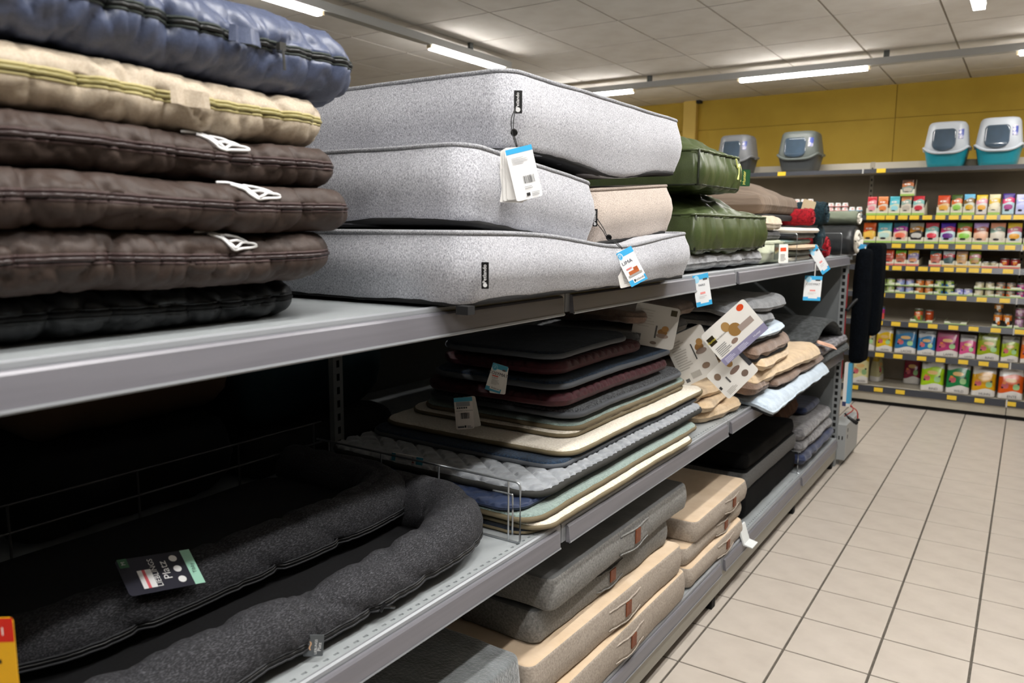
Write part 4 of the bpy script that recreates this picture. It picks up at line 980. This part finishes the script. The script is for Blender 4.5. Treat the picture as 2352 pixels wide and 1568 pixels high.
# ------------------------------------------------------------------ wall shelving with pet food
YF = 4.05; YB = 4.52
SX = [-2.83, -1.58, -.33, .894, 2.12]
RAILS = dict(A=(.140, .198), B=(.458, .508), C=(.743, .792), D=(.992, 1.038), E=(1.230, 1.276), F=(1.420, 1.470), G=(1.666, 1.707), H=(2.069, 2.105))
wsu = thing('wall_shelving_unit', 'cream wall shelving with dark price rails full of pet food', 'shelving', (0, YF, 0))
m_wd = mk('#c9c2b2', '#c2bbab', scale=10, rough=.5); m_wp = mk('#8b8172', '#857b6c', scale=6, rough=.7); m_wr = mk('#3e4046', rough=.25, spec=.6)
m_lab = mk('#e9c53f', '#e3bd33', scale=30, rough=.3)
for a, b in zip(SX[:-1], SX[1:]):
    zz = [.2, .56, .96, 1.36, 1.76, 2.195]
    for z0, z1 in zip(zz[:-1], zz[1:]):
        q = MB(); q.box(a + .02, b - .02, YB - YF, YB - YF + .02, z0 + .001, z1 - .001); q.build('back_panel', m_wp if z1 < 2 else m_wp, wsu)
    q = MB(); q.box(a + .02, b - .02, YB - YF - .002, YB - YF, 2.105, 2.195); q.build('top_panel', mk('#c4beb0', rough=.6), wsu)
    q = MB(); q.box(a + .003, b - .003, .012, .03, .066, .14); q.build('kick_board', m_wd, wsu)
    q = MB(); q.box(a, b, .03, .04, FZ, .066); q.build('kick_shade_strip', m_dark, wsu)  # near-black strip standing in for the shade under the kick board
for x in SX:
    slotted(wsu, 'upright', (x, YB - .004, 0), (1, 0, 0), .05, 2.20, w=.036, d=.03, pitch=.05, mat=mk('#a79f90', rough=.5))
LABX = dict(G=[-.239, -.163, -.084, .014, .102, .2, .298, .396, .489, .578, .667, .764, .852], F=[-.145, -.02, .089, .231, .339, .463, .58, .696, .813, .93],
            E=[-.164, -.103, -.002, .103, .2, .291, .393, .484, .575, .666, .815], D=[-.116, .04, .197, .358, .505, .65, .812],
            C=[-.119, .023, .159, .309, .464, .611, .769, .937], B=[-.088, .059, .245, .389, .558, .706, .845], A=[-.281, -.077, .099, .497, .701, .923], H=[-1.026, -.184])
lab_src = None
for k, (z0, z1) in RAILS.items():
    for a, b in zip(SX[:-1], SX[1:]):
        q = MB(); q.box(a + .004, b - .004, .006, YB - YF - .002, z1 - .024, z1 - .003); s = q.build('shelf', m_wd, wsu)
        q = MB(); q.add([(a + .006, .004, z0), (b - .006, .004, z0), (b - .006, -.010, z0), (a + .006, -.010, z0), (a + .006, .004, z1), (b - .006, .004, z1), (b - .006, -.002, z1), (a + .006, -.002, z1)],
                        [(0, 1, 2, 3), (4, 7, 6, 5), (3, 2, 6, 7), (0, 4, 5, 1), (0, 3, 7, 4), (1, 5, 6, 2)]); q.build('price_rail', m_wr, s)
        for x in LABX[k]:
            if a < x < b:
                hz = min(.036, (z1 - z0) * .8)
                if lab_src is None:
                    q = MB(); q.box(-.036, .036, -.0008, 0, -.018, .018); lab_src = q.build('price_label', m_lab, s, loc=(x, -.0088, (z0 + z1) / 2), rot=(-.14, 0, 0))
                else: inst(lab_src, s, (x, -.0088, (z0 + z1) / 2), (-.14, 0, 0))
                if (hash(round(x * 1000)) % 3) == 0: pass
    for x in SX[1:-1]:
        q = MB(); q.box(x - .005, x + .005, -.012, .0, z0 - .004, z1 + .004); q.build('rail_clip', mk('#c9c9c6', rough=.3), wsu)

# packaging print driven by the object's own bounding box
def pouch_mat(top, band, body, low, blob, dark='#262024', wob=.05, blobs=((.5, .36, .36, .13),), white=True, split=(.12, .56, .78), rough=.25):
    m = bpy.data.materials.new('mat_print'); m.use_nodes = True; nt = m.node_tree; N = nt.nodes; L = nt.links
    b = N['Principled BSDF']; b.inputs['Roughness'].default_value = rough
    tc = N.new('ShaderNodeTexCoord'); sp = N.new('ShaderNodeSeparateXYZ'); L.new(tc.outputs['Generated'], sp.inputs[0])
    def math_(op, a, c=None):
        n = N.new('ShaderNodeMath'); n.operation = op
        for i, v in enumerate((a, c)):
            if v is None: continue
            if isinstance(v, (int, float)): n.inputs[i].default_value = v
            else: L.new(v, n.inputs[i])
        return n.outputs[0]
    u, v = sp.outputs[0], sp.outputs[2]
    w = math_('ADD', v, math_('MULTIPLY', math_('SINE', math_('ADD', math_('MULTIPLY', u, 5.5), 1.2)), wob))
    r = N.new('ShaderNodeValToRGB'); r.color_ramp.interpolation = 'CONSTANT'; e = r.color_ramp.elements
    e[0].position = 0; e[0].color = lin(low); e[1].position = split[0]; e[1].color = lin(body)
    for p, c in ((split[1], band), (split[2], top)):
        x = e.new(p); x.color = lin(c)
    L.new(w, r.inputs[0]); colr = r.outputs[0]
    def ell(cx, cy, a, c_, h_):
        nonlocal colr
        d = math_('ADD', math_('POWER', math_('DIVIDE', math_('ABSOLUTE', math_('SUBTRACT', u, cx)), a), 2.5), math_('POWER', math_('DIVIDE', math_('ABSOLUTE', math_('SUBTRACT', v, cy)), c_), 2.5))
        f = math_('LESS_THAN', d, 1.0)
        mx = N.new('ShaderNodeMix'); mx.data_type = 'RGBA'; L.new(f, mx.inputs[0]); L.new(colr, mx.inputs[6]); mx.inputs[7].default_value = lin(h_); colr = mx.outputs[2]
    for (cx, cy, a, c_, *hh) in blobs: ell(cx, cy, a, c_, hh[0] if hh else blob)
    if dark: ell(.42, .20, .20, .055, dark)
    if white: ell(.45, .70, .26, .045, '#efe6df'); ell(.40, .70, .05, .03, band)
    L.new(colr, b.inputs['Base Color']); return m

def bag_mesh(w, h, d, seed, crimp=.06, taper=.0):
    n = 28; lev = [0, .02, .06, .14, .26, .4, .55, .7, .82, .9, 1 - crimp, 1]; V = []
    for k, f in enumerate(lev):
        dz = d * (1 - max(0, (f - .25) / .75) ** 1.6 * .96) * (.82 if k == 0 else 1)
        ww = w * (1 - taper * f) * (.97 if k in (0,) else 1)
        for j in range(n):
            a = 2 * PI * j / n; ca, sa = math.cos(a), math.sin(a)
            x = ww / 2 * math.copysign(abs(ca) ** .35, ca); y = dz / 2 * math.copysign(abs(sa) ** .6, sa)
            if 1 < k < 10: y += .05 * d * noise.noise(Vector((x * 30, f * h * 30, seed + (5 if sa > 0 else 0)))); x += .010 * w * noise.noise(Vector((f * 6, seed, sa)))
            V.append((x, y, f * h))
    F = [(k * n + j, k * n + (j + 1) % n, (k + 1) * n + (j + 1) % n, (k + 1) * n + j) for k in range(len(lev) - 1) for j in range(n)]
    F += [tuple(range(n))[::-1], tuple(range((len(lev) - 1) * n, len(lev) * n))]
    return V, F
ORD = ['first', 'second', 'third', 'fourth', 'fifth', 'sixth', 'seventh', 'eighth', 'ninth', 'tenth', 'eleventh', 'twelfth', 'thirteenth']
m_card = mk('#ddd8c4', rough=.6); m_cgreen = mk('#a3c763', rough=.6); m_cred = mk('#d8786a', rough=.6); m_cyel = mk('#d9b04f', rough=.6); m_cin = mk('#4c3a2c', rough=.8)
def display_box(label, x0, x1, z, hf, hs, d, stripe, yo=0, grp='shelf-ready cartons'):
    """open-fronted carton with a cut-out front"""
    w = x1 - x0; t = thing('display_carton', label, 'carton', ((x0 + x1) / 2, YF + .02 + yo, z), group=grp); c = .0015; e = w * .18
    q = MB(); q.box(-w / 2, w / 2, 0, d, 0, .003)
    q.add([(-w / 2, 0, .0), (w / 2, 0, 0), (w / 2, 0, hf), (w / 2 - e * .6, 0, hf), (w / 2 - e, 0, hf * .55), (-w / 2 + e, 0, hf * .55), (-w / 2 + e * .6, 0, hf), (-w / 2, 0, hf)], [tuple(range(8))])
    q.quad((-w / 2, -.0006, 0), (w / 2, -.0006, 0), (w / 2, -.0006, hf * .30), (-w / 2, -.0006, hf * .30), 1)
    for s in (-1, 1):
        q.add([(s * w / 2, 0, 0), (s * w / 2, d, 0), (s * w / 2, d, hs), (s * w / 2, d * .6, hs), (s * w / 2, 0, hf)], [(0, 1, 2, 3, 4)])
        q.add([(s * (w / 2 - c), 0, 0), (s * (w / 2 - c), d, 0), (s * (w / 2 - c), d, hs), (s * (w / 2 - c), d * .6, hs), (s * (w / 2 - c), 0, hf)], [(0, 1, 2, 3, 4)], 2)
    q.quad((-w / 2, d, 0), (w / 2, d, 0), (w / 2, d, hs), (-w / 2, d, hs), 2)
    q.build('carton', [m_card, stripe, m_cin], t); return t
def pouch(label, x0, x1, z, h, mat, d=.05, yo=.0, name='food_pouch', cat='pet food', grp=None, word=None, rz=0, crimp=.06, taper=.02, wc='#3a3a3a'):
    w = x1 - x0; V, F = bag_mesh(w, h, d, x0 * 50 + z, crimp, taper)
    t = thing(name, label, cat, ((x0 + x1) / 2, YF + .02 + yo + d / 2, z), (0, 0, rz), grp)
    o = obj('pouch', V, F, mat, t, smooth=True)
    if word:
        VT, FT = text_mesh(word, w * .16); obj('print', [(x + w * .08, -d / 2 - .004, zt + h * .095) for x, zt, _ in VT], FT, mk(wc), o)
    return t
# row G: treat pouches in cartons
gz = 1.7075
Gc = [('pink', '#c9343c', '#e58a94', '#d9c4bd', '#e59aa0'), ('orange', '#e0905c', '#d8702f', '#d7c6b4', '#e38a4e'), ('aqua', '#4fb5c4', '#6cc4d2', '#c8d6c0', '#9ad3dc'), ('grey-green and orange', '#d98f5e', '#8fa79b', '#d2c8b8', '#b9b0a2'), ('red and teal', '#c22c38', '#86bfb8', '#d6cbc2', '#c43a46')]
Gx = [(-.286, -.201), (-.201, -.11), (-.108, -.019), (-.017, .072), (.075, .171)]
for k, (c, x) in enumerate(zip(Gc, Gx)):
    display_box('white and green carton around the %s pouch, upper row left' % c[0], x[0] + .001, x[1] - .001, gz, .062, .135, .30, m_cgreen)
    pouch('%s treat pouch, %s from the left of the upper pouch row' % (c[0], ORD[k]), x[0] + .005, x[1] - .005, gz + .004, .156, pouch_mat(c[1], c[2], c[3], c[3], c[4]), .03, .006, grp='upper row of treat pouches')
display_box('carton standing on top of the upper pouch row', -.024, .084, gz + .163, .055, .14, .13, m_cgreen)
pouch('dark brown pouch in the carton stacked on the upper pouch row', -.016, .076, gz + .167, .135, pouch_mat('#4a2f22', '#b56a3c', '#7d8f86', '#c9c2b4', '#b9b0a2'), .03, .006)
Hc = [('orange-red', '#c8451f', '#c4552a', '#d9b58a', '#e0a83f', 1), ('dark green', '#3f5a1f', '#d2642c', '#c6d2a4', '#8cc34a', 1), ('light blue and mustard', '#6db9dd', '#7a5a1a', '#c7cdbf', '#d6a818', 1), ('yellow and pink', '#e4c32f', '#e39aa8', '#d7d3d0', '#e5a83a', 0), ('yellow and white', '#e7ddb2', '#dcb93c', '#e6dfc4', '#efe6c8', 1), ('purple and pink', '#3b1c86', '#d43a6d', '#b7d3dc', '#a0307f', 0), ('lavender', '#c9cbe8', '#a9b0e4', '#c8cdee', '#b4b9ea', 0)]
Hx = [(.262, .361), (.365, .452), (.455, .541), (.543, .631), (.633, .72), (.727, .818), (.82, .901)]
for k, (c, x) in enumerate(zip(Hc, Hx)):
    if c[5]: display_box('white and green carton around the %s pouch, upper row right' % c[0], x[0] + .001, x[1] - .001, gz, .066, .145, .30, m_cgreen)
    pouch('%s treat pouch on the right half of the upper pouch row' % c[0], x[0] + .004, x[1] - .004, gz + .003, .158 + .004 * (k % 3), pouch_mat(c[1], c[2], c[3], c[3], c[4]), .034, .006, grp='upper row of treat pouches')
# row F
fz = 1.4705
Fc = [('orange', '#e0662a', '#d0531f', '#d9b04a', '#e5b24a'), ('aqua', '#55bccb', '#63c0cf', '#d3d9bd', '#b9d7cf'), ('dark teal and purple', '#28586a', '#a83aa0', '#d8b8a4', '#dd6a4e'), ('black and gold', '#8f8f86', '#b57a1c', '#2e2a26', '#bdbbb4'), ('red and pale teal', '#b84350', '#8ccbc4', '#cfd3cd', '#d2384a'), ('violet', '#42259a', '#c93a72', '#b8cfd8', '#5b1a7c'), ('green and orange', '#5c7f2c', '#d2571f', '#d3d9a8', '#86c440'), ('lilac and brown', '#b99ed6', '#a5492a', '#d9b49a', '#dca988'), ('peach and grey-green', '#dd9a7c', '#86a294', '#d5cdbd', '#cfc8b8'), ('yellow and rose', '#dcbc3c', '#dd7f94', '#c3cfd6', '#e0a238'), ('crimson', '#a8213c', '#d98aa0', '#d2c8c4', '#b0304c')]
Fx = [(-.307, -.194), (-.189, -.066), (-.064, .06), (.063, .182), (.184, .296), (.299, .419), (.421, .539), (.541, .657), (.659, .776), (.778, .889), (.897, 1.0)]
for k, (c, x) in enumerate(zip(Fc, Fx)):
    display_box('white carton tray holding the %s pouch in the second pouch row' % c[0], x[0] + .001, x[1] - .001, fz, .050, .06, .34, m_cgreen)
    pouch('%s stand-up pouch, %s from the left of the second pouch row' % (c[0], ORD[k]), x[0] + .005, x[1] - .005, fz + .004, .168, pouch_mat(c[1], c[2], c[3], c[3], c[4]), .07, .004, grp='second row of food pouches')
# row E
ez = 1.2765
Ec = [('orange and red', '#d2552c', '#c9432c', '#d9806e', '#b5483c'), ('green and orange', '#6fae2e', '#d9682f', '#cf8d74', '#b5634c'), ('yellow and lilac', '#d6b23c', '#8f86bd', '#b3a8c4', '#d0956c'), ('teal and orange', '#2f5f5d', '#d95f3a', '#cf8a72', '#b9695a'), ('red and slate', '#c4cfd2', '#c33546', '#55706e', '#3e5a5c'), ('tan', '#ad8a72', '#e0a850', '#d9b478', '#c79a68'), ('olive and rose', '#75851f', '#d2808a', '#a9b552', '#b58a50')]
Ex = [(-.127, -.033), (-.031, .063), (.065, .161), (.237, .333), (.334, .431), (.432, .526), (.526, .621)]
pouch('pink glossy pouch at the left end of the third food row', -.215, -.129, ez, .125, pouch_mat('#b0306a', '#c04a84', '#b43a76', '#b23a74', '#d07aa4'), .05, .004)
for k, (c, x) in enumerate(zip(Ec, Ex)):
    display_box('carton with cut-out front around the %s pouch in the third food row' % c[0], x[0] + .001, x[1] - .001, ez, .050, .07, .32, m_cred if k < 4 else m_cyel)
    pouch('%s pouch, %s pouch of the third food row' % (c[0], ORD[k]), x[0] + .005, x[1] - .005, ez + .004, .128, pouch_mat(c[1], c[2], c[3], c[3], c[4]), .05, .004, grp='third row of food pouches')
display_box('orange and white empty tray in the third food row', .623, .745, ez, .038, .04, .30, m_cred)
display_box('orange and white tray holding two burgundy cans', .749, .895, ez, .040, .042, .30, m_cred)
# cans
def can_mesh(r=.032, h=.056):
    prof = [(0, 0), (r * .93, 0), (r * .97, .002), (r, .005), (r * .985, .008), (r * .985, h - .008), (r, h - .004), (r * .98, h - .001), (r * .93, h), (r * .90, h - .003), (0, h - .003)]
    n = 24; V = []; F = []; I = []
    for q in prof:
        for j in range(n): V.append((q[0] * math.cos(2 * PI * j / n), q[0] * math.sin(2 * PI * j / n), q[1]))
    for k in range(len(prof) - 1):
        for j in range(n): F.append((k * n + j, k * n + (j + 1) % n, (k + 1) * n + (j + 1) % n, (k + 1) * n + j)); I.append(1 if 4 <= k <= 4 else 0)
    return V, F, I
m_tin = mk('#b9bcbd', rough=.25, metal=.9)
_cm = {}
def can(label, x, z, cols, r=.032, h=.056, yo=0, grp='small food cans'):
    key = (cols, r, h)
    t = thing('food_can', label, 'can', (x, YF + .022 + r + yo, z), group=grp)
    if key not in _cm:
        V, F, I = can_mesh(r, h); _cm[key] = obj('tin', V, F, [m_tin, pouch_mat(cols[0], cols[1], cols[2], cols[2], cols[3], wob=.04, blobs=((.5, .5, .22, .22), (.62, .3, .16, .14, cols[1])), dark=None, rough=.3, split=(.1, .5, .8))], t, smooth=True, mi=I)
    else: inst(_cm[key], t, name='tin')
    return t
def can_tray(label, x0, x1, z, c='#a9c77a', grp='green and white can trays'):
    w = x1 - x0; t = thing('can_tray', label, 'tray', ((x0 + x1) / 2, YF + .012, z), group=grp)
    q = MB(); q.box(-w / 2, w / 2, 0, .30, 0, .002, 0); e = w * .22
    q.add([(-w / 2, 0, 0), (w / 2, 0, 0), (w / 2, 0, .024), (w / 2 - e, 0, .024), (w / 2 - e * 1.3, 0, .010), (-w / 2 + e * 1.3, 0, .010), (-w / 2 + e, 0, .024), (-w / 2, 0, .024)], [tuple(range(8))])
    q.quad((-w / 2, -.0004, 0), (w / 2, -.0004, 0), (w / 2, -.0004, .008), (-w / 2, -.0004, .008), 1)
    for s in (-1, 1): q.quad((s * w / 2, 0, 0), (s * w / 2, .3, 0), (s * w / 2, .3, .024), (s * w / 2, 0, .024))
    q.build('tray', [mk('#dfe2cc', rough=.6), mk(c, rough=.6)], t)
    return t
for x in (.786, .858):
    can('burgundy can, %s of the two in the orange and white tray' % ('left' if x < .8 else 'right'), x, ez + .004, ('#8c1f2e', '#b03a3a', '#8f2433', '#d98a3c'), .033, .075, grp='burgundy cans'); 
for x in (.655, .712): can('pale can sunk in the open tray, %s of the two' % ('left' if x < .7 else 'right'), x, ez + .004, ('#9aa07a', '#b9b48f', '#8d8f6c', '#c7b89a'), .030, .046, grp='pale cans in the open tray')
dz_ = 1.0385
Dp = [((-.12, -.049), 'lime green', ('#8fb83c', '#b8d070', '#c9d8a0', '#dfe6cc'), 2), ((.030, .102), 'lavender-pink', ('#d38fa0', '#8f9fd6', '#a8b4e0', '#c2c9ea'), 2), ((.180, .250), 'orange', ('#b5802c', '#d9782c', '#d98a4a', '#e0a878'), 2), ((.329, .405), 'lime and blue', ('#a8c23c', '#9cc050', '#3d78b8', '#d5dcb0'), 2), ((.478, .545), 'pale lavender', ('#c9c6e8', '#8f90d6', '#c2c4ea', '#dfe0f2'), 1), ((.624, .697), 'cream', ('#c9c29a', '#dcd6b8', '#d9cfa8', '#efe9d4'), 2), ((.774, .846), 'orange and grey', ('#d98046', '#8f9690', '#d9763c', '#cdb9a0'), 2), ((.918, .99), 'magenta and teal', ('#3f9aa8', '#c23a80', '#4f4fa0', '#d0a0c0'), 2)]
for k, (xs, c, cols, n) in enumerate(Dp):
    for lv in range(n):
        zt = dz_ + lv * .062
        can_tray('%s can tray under the %s cans on the fourth food row' % ('lower' if lv == 0 else 'upper', c), xs[0] - .036, xs[1] + .036, zt)
        for j, x in enumerate(xs):
            can('%s can, %s %s one on the fourth food row' % (c, ('lower', 'upper')[lv], ('left', 'right')[j]), x, zt + .003, cols, grp='small food cans in trays')
cz_ = .7925
can('pink and blue tall can alone at the left of the fifth food row', -.113, cz_, ('#3f78b8', '#c8358c', '#e0604c', '#e8d0c0'), .033, .115)
can_tray('tray with two leftover tall cans on the fifth food row', .130, .300, cz_)
can('green and orange tall can in the left tray of the fifth food row', .188, cz_ + .003, ('#3f5a26', '#c9562c', '#6f8a44', '#d8a070'), .034, .112)
can('orange tall can set back in the left tray of the fifth food row', .266, cz_ + .003, ('#a8431c', '#c24c1c', '#b84a1e', '#c9582a'), .032, .100, yo=.06)
can_tray('empty green and white tray on the fifth food row', .392, .556, cz_)
can_tray('tray with orange and black tall cans on the fifth food row', .738, .880, cz_)
for j, x in enumerate((.775, .842)): can('orange and black tall can, lower %s of the fifth food row' % ('left', 'right')[j], x, cz_ + .003, ('#d9903a', '#d97a24', '#2c2a28', '#e0dcd4'), .032, .106)
can('brown tall can stacked on the orange and black ones', .775, cz_ + .110, ('#7a5a2a', '#b57a34', '#3a342c', '#d0c8b8'), .032, .09)
can_tray('tray with mauve tall cans at the right of the fifth food row', .890, 1.03, cz_)
can('mauve tall can at the right edge, lower one', .925, cz_ + .003, ('#7a3a4c', '#b08ab0', '#8a6a7a', '#d0b8c8'), .032, .085)
can('mauve tall can at the right edge, upper one', .925, cz_ + .090, ('#7a2a3c', '#c8a8c8', '#9a6a80', '#e0d0d8'), .032, .075)
# dry food bags
def food_bag(label, x0, x1, z, h, c, top, word, d=.10, yo=0, rz=0, small=False):
    m = pouch_mat(top, c, c, '#d9d6d2', '#c86a6a', dark=None, wob=.05, white=False, split=(.22, .5, .74), rough=.16,
                  blobs=((.28, .42, .14, .085, '#c0626a'), (.24, .50, .07, .035, '#e08a4c'), (.72, .40, .13, .09, '#9cc48c'), (.80, .50, .05, .03, '#39433a'), (.18, .36, .05, .03, '#3a2430'), (.5, .60, .22, .06, '#e0b878')))
    return pouch(label, x0, x1, z, h, m, d, yo, 'dry_food_bag', 'pet food', 'dry cat food bags', word, rz, .12, .05)
bz_ = .5085
for lab, x, h, c, top, wd in [('pale grey bag at the left end of the row of bags', (-.252, -.139), .215, '#a9a58f', '#8a8778', None), ('yellow and white bag', (-.133, .004), .225, '#d9b41c', '#b9b7b0', 'HUHN'), ('large blue bag', (.018, .190), .235, '#2f6f9c', '#5a6a74', 'LACHS'), ('small blue and silver bag', (.199, .338), .212, '#2a74a8', '#a4abb0', 'LACHS'), ('large magenta bag', (.343, .512), .235, '#a83a6c', '#8a4a62', 'LAMM'), ('small pink bag', (.517, .640), .198, '#d0528a', '#b0aeb0', 'LAMM'), ('large olive-lime bag', (.646, .812), .236, '#8fa21c', '#6f7a2c', 'RIND'), ('small lime bag', (.818, .945), .214, '#9cb424', '#8a8c84', 'RIND'), ('orange bag cut by the right edge', (.954, 1.07), .22, '#d96a24', '#b08a6c', None)]:
    food_bag(lab + ', upper bag shelf', x[0], x[1], bz_, h, c, top, wd, d=.085)
az_ = .1985
food_bag('cream and yellow bag alone at the left of the lowest food shelf', -.335, -.180, az_, .275, '#d9d29a', '#d9b82c', 'HUHN', d=.12, rz=.25)
food_bag('cream bag behind the left one on the lowest food shelf', -.190, -.09, az_, .27, '#b9b38a', '#b59a34', None, d=.10, yo=.20, rz=1.2)
food_bag('dark red bag pushed to the back of the lowest food shelf', .078, .217, az_, .27, '#7a2038', '#6a2434', None, d=.10, yo=.26)
food_bag('lime green bag with silver top on the lowest food shelf', .244, .425, az_, .272, '#9cc41c', '#b4b6b2', 'RIND', d=.12)
food_bag('dark green bag with silver top on the lowest food shelf', .438, .618, az_, .285, '#1f7a44', '#b9bbb8', 'WILD', d=.12)
food_bag('golden yellow bag with white top on the lowest food shelf', .628, .806, az_, .265, '#d09a14', '#c9c7c2', 'HUHN', d=.12)
food_bag('orange bag with white top on the lowest food shelf', .820, 1.0, az_, .265, '#d2571a', '#cfcdca', 'ENTE', d=.12)
# white cups at the left of the upper row
V = []; F = []
for r_, z_ in ((.027, 0), (.029, .004), (.029, .007), (.0265, .009), (.021, .036), (.0, .036)):
    for j in range(18): V.append((r_ * math.cos(2 * PI * j / 18), r_ * math.sin(2 * PI * j / 18), z_))
for k in range(5):
    for j in range(18): F.append((k * 18 + j, k * 18 + (j + 1) % 18, (k + 1) * 18 + (j + 1) % 18, (k + 1) * 18 + j))
csrc = None
for i in range(11):
    x = -.95 + i * .060
    for lv in range(4 if i < 4 else (3 if i < 9 else 2)):
        m_ = pouch_mat('#e8e6e2', '#e8e6e2', '#e2e0dc', '#4f9ac4' if i > 8 else '#c8404a', '#d98a80', dark=None, white=False, wob=0, split=(.2, .7, .9), blobs=((.6, .55, .18, .2),), rough=.4) if csrc is None or i in (9,) and lv == 0 else None
        t = thing('food_cup', 'white plastic cup with %s rim band stacked left on the upper food row' % ('blue' if i > 8 else 'red'), 'cup', (x, YF + .06, gz + lv * .0375), group='white food cups with %s bands' % ('blue' if i > 8 else 'red'))
        if m_: csrc = obj('cup', V, F, m_, t, smooth=True)
        else: inst(csrc, t, name='cup')

# cat litter boxes on top
def litter_box(label, xc, z, w, h, d, base, hood, yo=.22):
    t = thing('cat_litter_box', label, 'litter box', (xc, YF + yo, z), group='hooded cat litter boxes')
    n = 64; hs = .42 * h
    def sec(a, zf):
        if zf < .42: s = .80 + .20 * zf / .42
        else: s = 1.0 - .17 * ((zf - .42) / .58) ** 1.1
        ca, sa = math.cos(a), math.sin(a)
        return (w / 2 * s * math.copysign(abs(ca) ** .5, ca), d / 2 * s * math.copysign(abs(sa) ** .5, sa))
    def zb(a):
        x = math.cos(a); return h * (.435 - (.13 * max(0, 1 - (x / .86) ** 2) ** 1.0 if math.sin(a) < 0 else 0))
    an = [2 * PI * j / n for j in range(n)]
    V = []; F = []
    fr = [0, .03, .25, .5, .75, 1]
    for f in fr:
        for a in an:
            zz_ = zb(a) * f; k = .94 if f == 0 else 1; x, y = sec(a, zz_ / h); V.append((x * k, y * k, zz_))
    for k in range(len(fr) - 1):
        for j in range(n): F.append((k * n + j, k * n + (j + 1) % n, (k + 1) * n + (j + 1) % n, (k + 1) * n + j))
    F.append(tuple(range(n))[::-1]); obj('tub', V, F, base, t, smooth=True)
    V = []; F = []; fr = [0, .2, .4, .6, .8, .92]; R = []
    for f in fr:
        for a in an:
            z0 = zb(a); zz_ = z0 + (h * .97 - z0) * f; x, y = sec(a, zz_ / h); V.append((x * 1.01, y * 1.01, zz_))
    for s, zz_ in ((.97, .965), (.92, .985), (.82, .997), (.5, 1.0), (0.01, 1.0)):
        for a in an: x, y = sec(a, .97); V.append((x * s, y * s, h * zz_))
    L_ = len(fr) + 5
    for k in range(L_ - 1):
        for j in range(n): F.append((k * n + j, k * n + (j + 1) % n, (k + 1) * n + (j + 1) % n, (k + 1) * n + j))
    hd = obj('hood', V, F, hood, t, smooth=True)
    P = [(sec(a, zb(a) / h)[0] * 1.03, sec(a, zb(a) / h)[1] * 1.03, zb(a)) for a in an]
    v, f = tube(P, .011, True, 8); obj('rim', v, f, hood, t, smooth=True)
    for s in (-1, 1):
        q = MB(); q.box(s * w * .515 - .008, s * w * .515 + .008, -.03, .03, h * .38, h * .44); q.build('clip', hood, t)
    # flap door and sticker follow the front of the hood
    def patch(name, x0, x1, z0, z1, mat, off, rnd, curve=0, parent=t):
        V = []; F = []; m = 14
        for i in range(m):
            for j in range(m):
                a_, b_ = -1 + 2 * i / (m - 1), -1 + 2 * j / (m - 1)
                xx, zz_ = rr_map(np.array([a_]), np.array([b_]), x1 - x0, z1 - z0, rnd)
                xx = xx[0] + (x0 + x1) / 2; zz_ = zz_[0] + (z0 + z1) / 2
                zz_ -= curve * (1 - (2 * (xx - x0) / (x1 - x0) - 1) ** 2) * (1 - (zz_ - z0) / (z1 - z0))
                s = 1.0 - .17 * max(0, (zz_ / h - .42) / .58) ** 1.1 if zz_ / h > .42 else .80 + .20 * zz_ / h / .42
                c = min(1, abs(xx) / (w / 2 * s)); y = -d / 2 * s * max(0, 1 - c ** 4) ** .25
                V.append((xx, y * 1.01 - off, zz_))
        for i in range(m - 1):
            for j in range(m - 1): F.append((i * m + j, (i + 1) * m + j, (i + 1) * m + j + 1, i * m + j + 1))
        o = obj(name, V, F, mat, parent, smooth=True); o.modifiers.new('thick', 'SOLIDIFY').thickness = .003; return o
    patch('door', -w * .30, w * .22, h * .42, h * .83, mk('#3a4a58', '#46586a', scale=4, rough=.08, spec=.7, coat=.5), .006, .03, h * .08)
    patch('sticker', w * .27, w * .38, h * .60, h * .82, mk('#4a5aa8', '#d9d4d8', scale=26, lo=.45, hi=.55, rough=.3), .002, .004)
    return t
m_lt = mk('#1d7f8f', rough=.35); m_lw = mk('#b9bfc6', rough=.35); m_lg = mk('#3e4143', rough=.4); m_lg2 = mk('#616763', rough=.4); m_lg3 = mk('#7d7f82', rough=.4); m_lg4 = mk('#3a3c3d', rough=.4)
litter_box('teal litter box with white hood, left of the two teal ones', .286, 2.1055, .335, .375, .38, m_lt, m_lw)
litter_box('teal litter box with white hood, right of the two teal ones', .664, 2.1055, .335, .385, .38, m_lt, m_lw)
litter_box('dark grey litter box with grey-green hood in the middle of the shelf', -.918, 2.1055, .37, .37, .38, m_lg, m_lg2)
litter_box('grey litter box with pale grey hood half hidden by green cushion', -1.515, 2.1055, .34, .37, .38, m_lg4, m_lg3)
